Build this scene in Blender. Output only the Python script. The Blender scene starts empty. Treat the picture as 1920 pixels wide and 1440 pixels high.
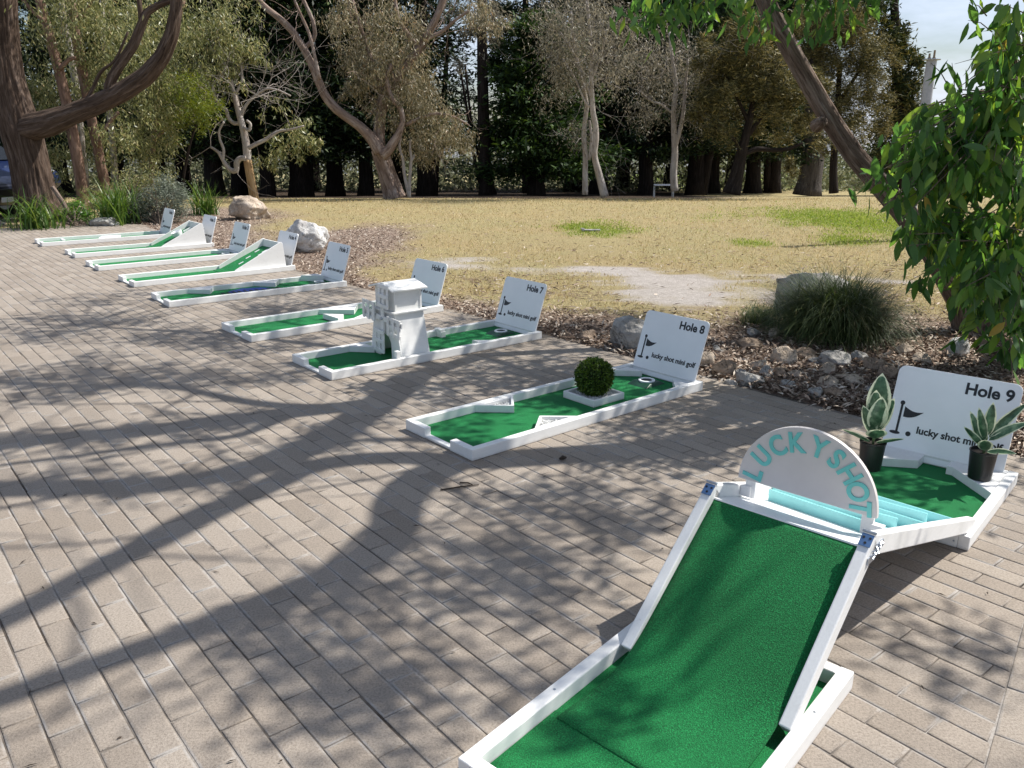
import bpy, bmesh, math, random
import numpy as np
from mathutils import Vector, Matrix, noise as mnoise
R = math.radians
random.seed(7)
rng = np.random.default_rng(11)
sc = bpy.context.scene
col = sc.collection

# ------------------------------------------------------------------ camera
F, PIT, CH = 1537.4, R(16.90), 1.69          # focal length in px of a 1920 wide picture, downward pitch, eye height
cam_d = bpy.data.cameras.new('camera'); cam = bpy.data.objects.new('camera', cam_d); col.objects.link(cam)
cam_d.sensor_width = 36; cam_d.lens = 36 * F / 1920
cam_d.clip_start = 0.05; cam_d.clip_end = 3000
cam.location = (0, 0, CH); cam.rotation_euler = (R(90) - PIT, 0, 0)
sc.camera = cam
# ------------------------------------------------------------------ sun, sky, exposure
SUN_EL, SUN_AZ = 50.5, 19.0                   # azimuth counted from +X towards +Y
sd = bpy.data.lights.new('sun', 'SUN'); so = bpy.data.objects.new('sun', sd); col.objects.link(so)
sd.energy = 4.6; sd.angle = R(0.5); sd.color = (1.0, 0.955, 0.88)
sdir = Vector((math.cos(R(SUN_EL)) * math.cos(R(SUN_AZ)), math.cos(R(SUN_EL)) * math.sin(R(SUN_AZ)), math.sin(R(SUN_EL))))
so.rotation_euler = sdir.to_track_quat('Z', 'Y').to_euler()
world = bpy.data.worlds.new('World'); sc.world = world; world.use_nodes = True
wn = world.node_tree; wn.nodes.clear()
def wnode(t, **k):
    n = wn.nodes.new(t)
    for a, b in k.items(): setattr(n, a, b)
    return n
w_out = wnode('ShaderNodeOutputWorld'); w_bg = wnode('ShaderNodeBackground')
w_sky = wnode('ShaderNodeTexSky', sky_type='NISHITA', sun_disc=False, sun_elevation=R(SUN_EL), sun_rotation=R(90 - SUN_AZ))
w_sky.air_density = 1.0; w_sky.dust_density = 1.2; w_sky.ozone_density = 1.2
w_tc = wnode('ShaderNodeTexCoord'); w_map = wnode('ShaderNodeMapping'); w_map.inputs['Scale'].default_value = (1.6, 1.6, 6.0)
w_nz = wnode('ShaderNodeTexNoise'); w_nz.inputs['Scale'].default_value = 2.2; w_nz.inputs['Detail'].default_value = 7; w_nz.inputs['Roughness'].default_value = .6
w_cr = wnode('ShaderNodeValToRGB'); w_cr.color_ramp.elements[0].position = .42; w_cr.color_ramp.elements[1].position = .72
w_mx = wnode('ShaderNodeMix', data_type='RGBA'); w_mx.inputs['B'].default_value = (9.3, 10.3, 12.6, 1)
w_mul = wnode('ShaderNodeMath', operation='MULTIPLY'); w_mul.inputs[1].default_value = .75
wl = wn.links.new
wl(w_tc.outputs['Generated'], w_map.inputs['Vector']); wl(w_map.outputs[0], w_nz.inputs['Vector']); wl(w_nz.outputs['Fac'], w_cr.inputs[0])
wl(w_cr.outputs[0], w_mul.inputs[0]); wl(w_mul.outputs[0], w_mx.inputs['Factor']); wl(w_sky.outputs[0], w_mx.inputs['A']); wl(w_mx.outputs['Result'], w_bg.inputs['Color'])
w_bg.inputs['Strength'].default_value = 0.070
wl(w_bg.outputs[0], w_out.inputs['Surface'])
sc.view_settings.view_transform = 'Standard'; sc.view_settings.look = 'None'
sc.view_settings.exposure = 0.58; sc.view_settings.gamma = 1
sc.cycles.use_denoising = True
sc.cycles.max_bounces = 8; sc.cycles.transparent_max_bounces = 8; sc.cycles.diffuse_bounces = 4

# ------------------------------------------------------------------ picture point -> place
CP, SP = math.cos(PIT), math.sin(PIT)
def ray(px, py):
    u, v = (px - 960) / F, (720 - py) / F
    return np.array([u, CP + v * SP, -SP + v * CP])
def at(px, py, Y):                             # the point seen at px,py that lies Y metres ahead
    d = ray(px, py); return np.array([0, 0, CH]) + d * (Y / d[1])
def gz(y):                                     # ground height, falling gently away beyond the lawn
    return np.interp(y, [-50, 22, 24.6, 30, 36, 60, 100, 200, 700], [0, 0, -.10, -.42, -.82, -1.9, -3.85, -8.3, -30])
def G(px, py):                                 # ground point
    d = ray(px, py); t = -CH / d[2]
    for _ in range(12): t = (float(gz(d[1] * t)) - CH) / d[2]
    p = np.array([0, 0, CH]) + d * t
    return p

# ------------------------------------------------------------------ object helpers
def tag(o, label=None, cat=None, group=None, kind=None):
    if label: o['label'] = label
    if cat: o['category'] = cat
    if group: o['group'] = group
    if kind: o['kind'] = kind
    return o
def empty(name, loc=(0, 0, 0), rz=0, label=None, cat=None, group=None):
    o = bpy.data.objects.new(name, None); col.objects.link(o); o.empty_display_size = .1
    o.location = loc; o.rotation_euler = (0, 0, rz)
    return tag(o, label, cat, group)
def link(name, me, mats, parent=None, smooth=False, bevel=0, segs=2):
    o = bpy.data.objects.new(name, me); col.objects.link(o)
    for m in (mats if isinstance(mats, (list, tuple)) else [mats]): me.materials.append(m)
    if smooth: me.polygons.foreach_set('use_smooth', np.ones(len(me.polygons), bool))
    if parent: o.parent = parent
    if bevel:
        b = o.modifiers.new('bevel', 'BEVEL'); b.width = bevel; b.segments = segs; b.limit_method = 'ANGLE'; b.angle_limit = R(40)
    return o
def np_mesh(name, V, nf, k=4, faces=None):
    me = bpy.data.meshes.new(name); V = np.asarray(V, np.float32).reshape(-1, 3)
    idx = np.arange(len(V), dtype=np.int32) if faces is None else np.asarray(faces, np.int32).ravel()
    me.vertices.add(len(V)); me.vertices.foreach_set('co', V.ravel())
    n = len(idx) // k
    me.loops.add(len(idx)); me.loops.foreach_set('vertex_index', idx)
    me.polygons.add(n); me.polygons.foreach_set('loop_start', np.arange(n, dtype=np.int32) * k)
    me.update(calc_edges=True); me.validate()
    return me
class MB:
    def __init__(s): s.v = []; s.f = []; s.mi = []; s.t = {}
    def add(s, V, Fc, M=None, mi=0):
        o = len(s.v)
        for p in V: s.v.append(tuple(M @ Vector(p)) if M is not None else tuple(p))
        for f in Fc: s.f.append(tuple(i + o for i in f)); s.mi.append(mi)
        return s
    def box(s, x0, x1, y0, y1, z0, z1, M=None, mi=0):
        return s.add([(x0, y0, z0), (x1, y0, z0), (x1, y1, z0), (x0, y1, z0), (x0, y0, z1), (x1, y0, z1), (x1, y1, z1), (x0, y1, z1)],
              [(3, 2, 1, 0), (4, 5, 6, 7), (0, 1, 5, 4), (1, 2, 6, 5), (2, 3, 7, 6), (3, 0, 4, 7)], M, mi)
    def prism(s, poly, z0, z1, M=None, mi=0):       # poly CCW in xy
        n = len(poly)
        return s.add([(x, y, z0) for x, y in poly] + [(x, y, z1) for x, y in poly],
              [tuple(range(n - 1, -1, -1)), tuple(range(n, 2 * n))] + [(i, (i + 1) % n, n + (i + 1) % n, n + i) for i in range(n)], M, mi)
    def tube(s, pts, rad, n=8, cap=True, wob=0, M=None, mi=0, ridge=0):
        pts = [Vector(p) for p in pts]; o = len(s.v); N = len(pts)
        t = (pts[1] - pts[0]).normalized(); a = t.orthogonal().normalized(); arc = pts[0].length * 3.7; ph = pts[0].x * 5.1
        for i, p in enumerate(pts):
            t = (pts[min(i + 1, N - 1)] - pts[max(i - 1, 0)]).normalized()
            a = (a - t * a.dot(t)).normalized(); b = t.cross(a)
            if i: arc += (p - pts[i - 1]).length
            for k in range(n):
                th = 2 * math.pi * k / n
                r = rad[i] * (1 + (wob * mnoise.noise((math.cos(th) * 1.3, math.sin(th) * 1.3, p.length * 1.5)) if wob else 0))
                if ridge:
                    nz = mnoise.noise((math.cos(th) * 4.5 + ph, math.sin(th) * 4.5, arc * .9)) + .6 * mnoise.noise((math.cos(th) * 10, math.sin(th) * 10 + ph, arc * 1.9))
                    r *= 1 + ridge * (1 - 2.2 * abs(nz))
                q = p + a * (math.cos(th) * r) + b * (math.sin(th) * r)
                s.t[len(s.v)] = (math.cos(th) * rad[i], math.sin(th) * rad[i], arc)
                s.v.append(tuple(M @ q) if M is not None else tuple(q))
        for i in range(N - 1):
            for k in range(n):
                k2 = (k + 1) % n
                s.f.append((o + i * n + k, o + i * n + k2, o + (i + 1) * n + k2, o + (i + 1) * n + k)); s.mi.append(mi)
        if cap:
            s.f.append(tuple(o + k for k in range(n - 1, -1, -1))); s.mi.append(mi)
            s.f.append(tuple(o + (N - 1) * n + k for k in range(n))); s.mi.append(mi)
        return s
    def lathe(s, prof, n=24, M=None, mi=0):          # prof list of (r,z)
        o = len(s.v)
        for r, z in prof:
            for k in range(n):
                q = Vector((r * math.cos(2 * math.pi * k / n), r * math.sin(2 * math.pi * k / n), z))
                s.v.append(tuple(M @ q) if M is not None else tuple(q))
        for i in range(len(prof) - 1):
            for k in range(n):
                k2 = (k + 1) % n
                s.f.append((o + i * n + k, o + i * n + k2, o + (i + 1) * n + k2, o + (i + 1) * n + k)); s.mi.append(mi)
        return s
    def build(s, name, mats, parent=None, smooth=False, bevel=0, segs=2):
        me = bpy.data.meshes.new(name); me.from_pydata(s.v, [], s.f); me.update()
        o = link(name, me, mats, parent, smooth, bevel, segs)
        if s.t:
            T = np.array(s.v, np.float32)
            for i, c in s.t.items(): T[i] = c
            at_ = me.attributes.new('straight', 'FLOAT_VECTOR', 'POINT'); at_.data.foreach_set('vector', T.ravel())
        if any(s.mi): me.polygons.foreach_set('material_index', s.mi)
        return o
def resample(pts, rad, n):
    P = np.array(pts, float); r = np.array(rad, float)
    t = np.r_[0, np.cumsum(np.linalg.norm(np.diff(P, axis=0), axis=1))]; u = np.linspace(0, t[-1], n)
    # smooth interpolation: linear, then box smoothing
    Q = np.stack([np.interp(u, t, P[:, k]) for k in range(3)], 1); q = np.interp(u, t, r)
    for _ in range(max(1, n // (2 * len(P)))):
        Q[1:-1] = (Q[:-2] + 2 * Q[1:-1] + Q[2:]) / 4
    return Q, q

# ------------------------------------------------------------------ materials
class Mat:
    def __init__(s, name):
        s.m = bpy.data.materials.new(name); s.m.use_nodes = True; s.n = s.m.node_tree; s.n.nodes.clear()
        s.out = s.n.nodes.new('ShaderNodeOutputMaterial'); s.b = s.n.nodes.new('ShaderNodeBsdfPrincipled')
        s.l(s.b.outputs[0], s.out.inputs[0])
    def l(s, a, b): s.n.links.new(a, b)
    def node(s, t, **k):
        n = s.n.nodes.new(t)
        for a, b in k.items():
            if a.startswith('i_'): n.inputs[a[2:].replace('_', ' ')].default_value = b
            else: setattr(n, a, b)
        return n
    def coord(s, kind='Object', scale=(1, 1, 1), rot=(0, 0, 0)):
        tc = s.node('ShaderNodeTexCoord'); mp = s.node('ShaderNodeMapping')
        mp.inputs['Scale'].default_value = scale; mp.inputs['Rotation'].default_value = rot
        s.l(tc.outputs[kind], mp.inputs[0]); return mp.outputs[0]
    def noise(s, vec, scale, detail=4, rough=.55, dist=0):
        n = s.node('ShaderNodeTexNoise'); s.l(vec, n.inputs['Vector'])
        n.inputs['Scale'].default_value = scale; n.inputs['Detail'].default_value = detail
        n.inputs['Roughness'].default_value = rough; n.inputs['Distortion'].default_value = dist
        return n.outputs['Fac']
    def ramp(s, fac, stops):
        r = s.node('ShaderNodeValToRGB'); e = r.color_ramp.elements
        while len(e) < len(stops): e.new(.5)
        for x, (p, c) in zip(e, stops): x.position = p; x.color = (*c, 1) if len(c) == 3 else c
        s.l(fac, r.inputs[0]); return r.outputs[0]
    def mix(s, f, a, b, mode='MIX'):
        m = s.node('ShaderNodeMix', data_type='RGBA', blend_type=mode)
        for v, k in ((f, 'Factor'), (a, 'A'), (b, 'B')):
            if isinstance(v, (int, float)): m.inputs[k].default_value = v
            elif isinstance(v, tuple): m.inputs[k].default_value = (*v, 1)
            else: s.l(v, m.inputs[k])
        return m.outputs['Result']
    def math(s, op, a, b=None):
        m = s.node('ShaderNodeMath', operation=op)
        for v, i in ((a, 0), (b, 1)):
            if v is None: continue
            if isinstance(v, (int, float)): m.inputs[i].default_value = v
            else: s.l(v, m.inputs[i])
        return m.outputs[0]
    def bump(s, h, strength=.3, dist=.01):
        b = s.node('ShaderNodeBump'); b.inputs['Strength'].default_value = strength; b.inputs['Distance'].default_value = dist
        s.l(h, b.inputs['Height']); s.l(b.outputs[0], s.b.inputs['Normal'])
    def color(s, c):
        if isinstance(c, tuple): s.b.inputs['Base Color'].default_value = (*c, 1)
        else: s.l(c, s.b.inputs['Base Color'])
    def rough(s, r, spec=.5):
        s.b.inputs['Roughness'].default_value = r; s.b.inputs['Specular IOR Level'].default_value = spec
def plain(name, c, r=.5, metal=0, spec=.5, var=.06, scale=9, bump=0):
    M = Mat(name); v = M.coord(); f = M.noise(v, scale, 5)
    lo = tuple(max(0, x * (1 - var * 2)) for x in c); hi = tuple(min(1, x * (1 + var)) for x in c)
    M.color(M.ramp(f, [(.3, lo), (.7, hi)])); M.rough(r, spec); M.b.inputs['Metallic'].default_value = metal
    if bump: M.bump(M.noise(v, scale * 14, 3), bump, .003)
    return M.m
def paint_white():
    M = Mat('white_paint'); v = M.coord(scale=(1, 1, 1)); a = M.noise(v, 3.5, 6, .65); g = M.noise(M.coord(scale=(3, 60, 60)), 2.5, 4)
    c = M.ramp(a, [(.25, (.66, .66, .64)), (.5, (.79, .79, .78)), (.75, (.83, .83, .82))])
    c = M.mix(M.ramp(M.noise(v, 26, 3, .7), [(.66, (0, 0, 0)), (.74, (.35, .35, .35))]), c, (.52, .50, .46))
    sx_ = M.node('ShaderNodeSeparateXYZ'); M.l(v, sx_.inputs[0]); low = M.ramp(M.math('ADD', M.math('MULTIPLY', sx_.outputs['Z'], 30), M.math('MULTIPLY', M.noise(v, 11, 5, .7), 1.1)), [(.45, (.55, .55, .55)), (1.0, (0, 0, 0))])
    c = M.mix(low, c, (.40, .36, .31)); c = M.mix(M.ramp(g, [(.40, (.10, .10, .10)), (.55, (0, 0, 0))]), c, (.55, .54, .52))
    M.color(c); M.rough(.45, .4); M.bump(g, .22, .002); return M.m
def turf_mat():
    M = Mat('green_turf'); v = M.coord(); n1 = M.noise(v, 230, 2, .7); n2 = M.noise(v, 6, 3); n3 = M.noise(v, 520, 1)
    c = M.ramp(n1, [(.28, (.002, .046, .013)), (.5, (.006, .175, .046)), (.72, (.024, .43, .12))])
    c = M.mix(M.ramp(n2, [(.3, (0, 0, 0)), (.8, (.45, .45, .45))]), c, (.010, .25, .066))
    n4 = M.noise(M.coord(scale=(1, .5, 1)), 2.2, 4, .6); c = M.mix(M.ramp(n4, [(.35, (.35, .35, .35)), (.65, (0, 0, 0))]), c, (.003, .085, .022))
    M.color(c); M.rough(.75, .25); M.b.inputs['Sheen Weight'].default_value = .06
    M.b.inputs['Sheen Tint'].default_value = (.3, .9, .5, 1)
    M.bump(M.math('ADD', n1, n3), .9, .006); return M.m
def leaf_mat(name, stops, trans=.35, rough=.45, spec=.4, tcol=None):
    M = Mat(name); g = M.node('ShaderNodeNewGeometry'); rnd = g.outputs['Random Per Island']
    c = M.ramp(rnd, stops); M.color(c); M.rough(rough, spec)
    t = M.node('ShaderNodeBsdfTranslucent'); hs = M.node('ShaderNodeHueSaturation'); M.l(c, hs.inputs['Color'])
    hs.inputs['Value'].default_value = 1.7; hs.inputs['Saturation'].default_value = 1.15; hs.inputs['Hue'].default_value = .485
    M.l(hs.outputs[0], t.inputs['Color'])
    mx = M.node('ShaderNodeMixShader'); mx.inputs[0].default_value = trans
    M.l(M.b.outputs[0], mx.inputs[1]); M.l(t.outputs[0], mx.inputs[2]); M.l(mx.outputs[0], M.out.inputs[0]); return M.m
def bark_mat(name, a, b, c, sx=9, sz=1.2, bump=.7, dist=.03):
    M = Mat(name); w = M.coord(); mp = M.node('ShaderNodeMapping'); mp.inputs['Scale'].default_value = (sx, sx, sz)
    M.l(M.node('ShaderNodeAttribute', attribute_name='straight').outputs['Vector'], mp.inputs[0]); v = mp.outputs[0]
    n = M.noise(v, 2.2, 7, .62, .4); m = M.noise(w, 1.1, 4)
    f2 = M.noise(v, 6.0, 6, .7); cc = M.ramp(n, [(.30, a), (.5, b), (.72, c)]); cc = M.mix(M.ramp(f2, [(.36, (.8, .8, .8)), (.47, (0, 0, 0))]), cc, tuple(x * .5 for x in a)); cc = M.mix(M.ramp(m, [(.4, (0, 0, 0)), (.7, (.6, .6, .6))]), cc, b)
    M.color(cc); M.rough(.9, .15); M.bump(M.math('ADD', n, M.math('MULTIPLY', f2, .6)), bump, dist); return M.m

M_white = paint_white(); M_turf = turf_mat()
M_board = plain('sign_white', (.86, .87, .88), .38, var=.03, scale=3)
M_black = plain('black_vinyl', (.012, .013, .016), .4)
M_teal = plain('teal_paint', (.16, .60, .56), .45, var=.05)
M_aqua = plain('aqua_paint', (.27, .66, .67), .42, var=.05)
M_steel = plain('zinc_steel', (.42, .47, .55), .33, metal=.85, var=.15, scale=30)
M_bluezinc = plain('blue_zinc_plate', (.10, .19, .36), .38, metal=.35, var=.1, scale=30)
M_dark = plain('dark_recess', (.01, .011, .012), .6)
M_pebble = plain('white_pebbles', (.72, .72, .70), .6, var=.15, scale=60)
M_pot = plain('black_plastic_pot', (.010, .010, .011), .38, var=.1)
M_soil = plain('potting_soil', (.03, .022, .016), .95, var=.3, scale=60, bump=.5)
M_cup = plain('dark_green_plastic', (.008, .055, .028), .45)
M_blue = plain('blue_print', (.015, .045, .26), .5)
M_boxwood = leaf_mat('boxwood_leaf', [(0, (.020, .045, .006)), (.5, (.055, .11, .012)), (1, (.13, .20, .025))], .2, .5)
M_gumgreen = leaf_mat('gum_leaf_green', [(0, (.035, .09, .028)), (.35, (.065, .155, .04)), (.75, (.11, .225, .055)), (.97, (.20, .31, .06)), (1, (.32, .24, .06))], .52, .38, .5)
M_gumolive = leaf_mat('gum_leaf_olive', [(0, (.07, .09, .035)), (.5, (.18, .20, .08)), (.8, (.32, .32, .14)), (.95, (.48, .46, .25)), (1, (.38, .29, .14))], .3, .42, .5)
M_gumrust = leaf_mat('gum_leaf_rust', [(0, (.08, .08, .04)), (.4, (.20, .185, .10)), (.7, (.34, .30, .18)), (.9, (.52, .46, .34)), (1, (.38, .25, .12))], .22, .45, .45)
M_gumgrey = leaf_mat('gum_leaf_grey', [(0, (.085, .082, .06)), (.5, (.19, .178, .125)), (1, (.38, .34, .25))], .25, .5, .4)
M_yellowgreen = leaf_mat('bright_wattle_leaf', [(0, (.07, .11, .015)), (.5, (.15, .20, .03)), (1, (.24, .26, .04))], .35, .5)
M_cypress = leaf_mat('cypress_spray', [(0, (.008, .017, .009)), (.5, (.018, .036, .014)), (.85, (.04, .07, .02)), (1, (.085, .115, .03))], .12, .6, .25)
M_conifer = leaf_mat('dense_conifer_spray', [(0, (.012, .026, .010)), (.5, (.028, .058, .016)), (.85, (.05, .095, .022)), (1, (.09, .14, .03))], .15, .6, .25)
M_sheoak = leaf_mat('sheoak_needles', [(0, (.035, .038, .014)), (.45, (.09, .088, .032)), (.8, (.22, .195, .075)), (1, (.40, .33, .14))], .15, .6, .3)
M_silver = leaf_mat('silver_shrub_leaf', [(0, (.08, .10, .07)), (.5, (.16, .19, .14)), (1, (.30, .33, .27))], .2, .55)
M_strap = leaf_mat('strap_leaf', [(0, (.035, .08, .015)), (.6, (.08, .16, .03)), (1, (.18, .24, .06))], .3, .45)
M_tussock = leaf_mat('tussock_blade', [(0, (.03, .052, .018)), (.6, (.07, .105, .034)), (.92, (.12, .155, .055)), (1, (.26, .22, .11))], .25, .55)
M_backwood = leaf_mat('far_scrub_leaf', [(0, (.06, .075, .038)), (.5, (.13, .145, .08)), (1, (.25, .25, .16))], .2, .6, .2)
M_barkbrown = bark_mat('fibrous_brown_bark', (.026, .017, .013), (.105, .072, .054), (.24, .185, .155), 9, .8, 1.0, .05)
M_barklean = bark_mat('stringy_grey_bark', (.07, .046, .036), (.21, .155, .125), (.40, .34, .30), 16, 1.3, .9, .03)
M_barkpale = bark_mat('pale_smooth_bark', (.22, .17, .14), (.40, .36, .33), (.55, .52, .50), 3, .9, .25, .01)
M_barkpink = bark_mat('pinkish_bark', (.10, .06, .045), (.25, .16, .12), (.40, .29, .24), 4, .8, .4, .015)
M_barkgum = bark_mat('mottled_gum_bark', (.10, .065, .05), (.27, .20, .165), (.46, .40, .37), 4, 1.0, .5, .02)
M_barkdark = bark_mat('dark_cypress_bark', (.012, .009, .008), (.030, .023, .020), (.07, .058, .052), 9, .7, .8, .05)
M_barkgrey = bark_mat('grey_pine_bark', (.035, .03, .028), (.09, .08, .075), (.17, .155, .145), 8, .6, .9, .06)
M_orange = bark_mat('bare_orange_wood', (.25, .15, .07), (.42, .28, .15), (.55, .42, .27), 5, .7, .25, .01)
M_twig = plain('twig_bark', (.16, .12, .09), .9, var=.3, scale=20)
M_twigdark = plain('dry_twig', (.05, .035, .025), .9, var=.3, scale=40)
def rock_mat(name, a, b, c):
    M = Mat(name); v = M.coord(); n = M.noise(v, 3.0, 8, .65); k = M.noise(v, 22, 5, .7)
    cc = M.ramp(n, [(.3, a), (.5, b), (.7, c)]); cc = M.mix(M.ramp(k, [(.55, (0, 0, 0)), (.7, (.5, .5, .5))]), cc, a)
    crk = M.ramp(M.math('ABSOLUTE', M.math('SUBTRACT', M.noise(v, 2.4, 5, .6, 1.2), .5)), [(.0, (.45, .45, .45)), (.007, (0, 0, 0))]); cc = M.mix(crk, cc, tuple(x * .35 for x in a))
    lic = M.ramp(M.noise(v, 7, 5, .7), [(.60, (0, 0, 0)), (.66, (.5, .5, .5))]); cc = M.mix(lic, cc, tuple(min(.8, x * 1.35) for x in c))
    M.color(cc); M.rough(.92, .15); M.bump(M.math('ADD', M.math('ADD', n, k), M.math('MULTIPLY', crk, -.8)), 1.0, .035); return M.m
M_rocktan = rock_mat('tan_rock', (.28, .22, .17), (.52, .43, .345), (.66, .58, .50))
M_rockgrey = rock_mat('grey_rock', (.21, .20, .19), (.42, .405, .385), (.58, .57, .55))
M_rockwhite = rock_mat('white_rock', (.36, .34, .33), (.62, .61, .60), (.78, .78, .77))
M_rockbrown = rock_mat('brown_rock', (.17, .125, .09), (.36, .275, .21), (.52, .43, .345))

# ------------------------------------------------------------------ setting: paving
PAV = [(4.6, 2.05), (.42, 6.92), (-3.5, 11.4), (-6.3, 14.9), (-6.95, 15.9), (-7.25, 16.3), (-7.65, 16.5), (-9.65, 15.65), (-17, 12.3), (-17, -3), (4.6, -3)]
def inside(poly, X, Y):
    X = np.asarray(X); Y = np.asarray(Y); r = np.zeros(X.shape, bool); n = len(poly)
    for i in range(n):
        x1, y1 = poly[i]; x2, y2 = poly[(i + 1) % n]
        c = ((y1 > Y) != (y2 > Y)) & (X < (x2 - x1) * (Y - y1) / ((y2 - y1) if y2 != y1 else 1e-9) + x1)
        r ^= c
    return r
SEAM = (np.array([1.83, 2.56]), R(53.0))          # a straight seam where a second field of pavers meets the first
def paver_field(ang, org, side):
    a = R(ang); e1 = np.array([math.cos(a), math.sin(a)]); e2 = np.array([-e1[1], e1[0]])
    PL, PW = .2695, .1003
    sd = np.array([math.cos(SEAM[1]), math.sin(SEAM[1])]); sn = np.array([sd[1], -sd[0]])       # sn points to the right of the seam
    C = np.concatenate([(np.arange(-110, 90)[:, None] + (j % 2) * .5 + rng.normal(0, .03)) * PL * e1 + j * PW * e2 + np.array(org) for j in range(-160, 260)])
    C = C[inside(PAV, C[:, 0], C[:, 1])]
    C = C[(C[:, 1] > .9) & (np.abs(C[:, 0]) < C[:, 1] * .72 + 1.6)]                               # what the photograph, or a step aside, can see
    dist = (C - SEAM[0]) @ sn * side
    C = C[dist > (-.10 if side < 0 else .05)]
    n = len(C); hl = PL / 2 - .0014 - rng.uniform(0, .0018, n); hw = PW / 2 - .0014 - rng.uniform(0, .0026, n)
    z = rng.normal(0, .0005, n).clip(-.001, .0015); tx = rng.normal(0, .003, n); ty = rng.normal(0, .0025, n); yaw = rng.normal(0, .004, n)
    C = C + rng.normal(0, .0008, C.shape)
    ch = .0016; rings = [(0, -.012), (0, -ch), (ch, 0), (.011, .0002)]
    V = np.zeros((n, 16, 3)); q = [(-1, -1), (1, -1), (1, 1), (-1, 1)]
    for ri, (ins, dz) in enumerate(rings):
        for k, (sx, sy) in enumerate(q):
            lx = sx * (hl - ins); ly = sy * (hw - ins)
            V[:, ri * 4 + k, 0] = C[:, 0] + e1[0] * (lx - ly * yaw) + e2[0] * (ly + lx * yaw); V[:, ri * 4 + k, 1] = C[:, 1] + e1[1] * (lx - ly * yaw) + e2[1] * (ly + lx * yaw)
            V[:, ri * 4 + k, 2] = z + dz + lx * tx + ly * ty
    if side < 0:                                                                                 # cut the pavers that meet the seam
        d = (V[:, :, :2] - SEAM[0]) @ sn; over_ = np.clip(d + .002, 0, None) / (e1 @ sn)
        V[:, :, :2] -= over_[..., None] * e1
        V = V[(np.abs(V[:, 9, :2] - V[:, 8, :2]).sum(1) > .02)]
    return V
def build_paving():
    V = np.concatenate([paver_field(-50.4, (-3, 5.0), -1), paver_field(53.0, (SEAM[0][0] + .041, SEAM[0][1] - .031), 1)])
    n = len(V); fc = [(12, 13, 14, 15)]
    for b in (0, 4, 8):
        for k in range(4): fc.append((b + k, b + (k + 1) % 4, b + 4 + (k + 1) % 4, b + 4 + k))
    fc = np.array(fc)
    me = np_mesh('paving', V, 0, 4, (np.arange(n)[:, None, None] * 16 + fc[None]).reshape(-1, 4))
    rim = np.tile(np.r_[np.ones(12), np.zeros(4)], n).astype(np.float32)
    if len(me.vertices) == len(rim): me.attributes.new('rim', 'FLOAT', 'POINT').data.foreach_set('value', rim)
    M = Mat('sandy_clay_paver'); g = M.node('ShaderNodeNewGeometry'); v = M.coord()
    base = M.ramp(g.outputs['Random Per Island'], [(0, (.262, .220, .180)), (.3, (.300, .254, .210)), (.7, (.328, .280, .234)), (1, (.372, .320, .268))])
    blot = M.noise(v, 1.3, 5, .6); base = M.mix(M.ramp(blot, [(.35, (0, 0, 0)), (.75, (.45, .45, .45))]), base, (.31, .28, .25))
    fine = M.noise(v, 130, 3, .8); grit = M.noise(v, 260, 3, .85)
    base = M.mix(.8, base, M.ramp(fine, [(.3, (.50, .48, .46)), (.5, (1, 1, 1)), (.7, (1.3, 1.3, 1.3))]), 'MULTIPLY')
    base = M.mix(M.ramp(grit, [(.56, (0, 0, 0)), (.66, (.65, .65, .65))]), base, (.11, .09, .075))
    rim = M.node('ShaderNodeAttribute', attribute_name='rim').outputs['Fac']; pale = M.math('MULTIPLY', M.ramp(rim, [(.15, (0, 0, 0)), (.75, (1, 1, 1))]), M.ramp(M.noise(v, 4.5, 6, .7), [(.47, (0, 0, 0)), (.60, (.55, .55, .55))]))
    base = M.mix(pale, base, (.40, .39, .38))
    gouge = M.noise(v, 32, 4, .7); base = M.mix(M.ramp(gouge, [(.66, (0, 0, 0)), (.72, (.5, .5, .5))]), base, (.17, .14, .115))
    st = M.noise(v, 5, 6, .7); base = M.mix(M.ramp(st, [(.56, (0, 0, 0)), (.78, (.5, .5, .5))]), base, (.19, .165, .14))
    M.color(base); M.rough(.88, .25); M.bump(M.math('ADD', fine, grit), .55, .004)
    o = link('paving', me, M.m); tag(o, kind='structure')
    # jointing sand under the pavers
    J2 = Mat('joint_sand'); v = J2.coord(); n1 = J2.noise(v, 2.2, 4); n2 = J2.noise(v, 90, 3)
    c = J2.ramp(n1, [(.36, (.05, .042, .036)), (.46, (.16, .14, .12)), (.58, (.36, .335, .31))]); c = J2.mix(J2.ramp(n2, [(.4, (0, 0, 0)), (.7, (.5, .5, .5))]), c, (.12, .10, .085))
    J2.color(c); J2.rough(.95, .1); J2.bump(n2, .5, .004)
    mb = MB(); mb.prism(PAV[::-1] if sum((PAV[i][0] * PAV[(i + 1) % len(PAV)][1] - PAV[(i + 1) % len(PAV)][0] * PAV[i][1]) for i in range(len(PAV))) < 0 else PAV, -.03, -.0034)
    tag(mb.build('paving_base', J2.m), kind='structure')
build_paving()

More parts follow.
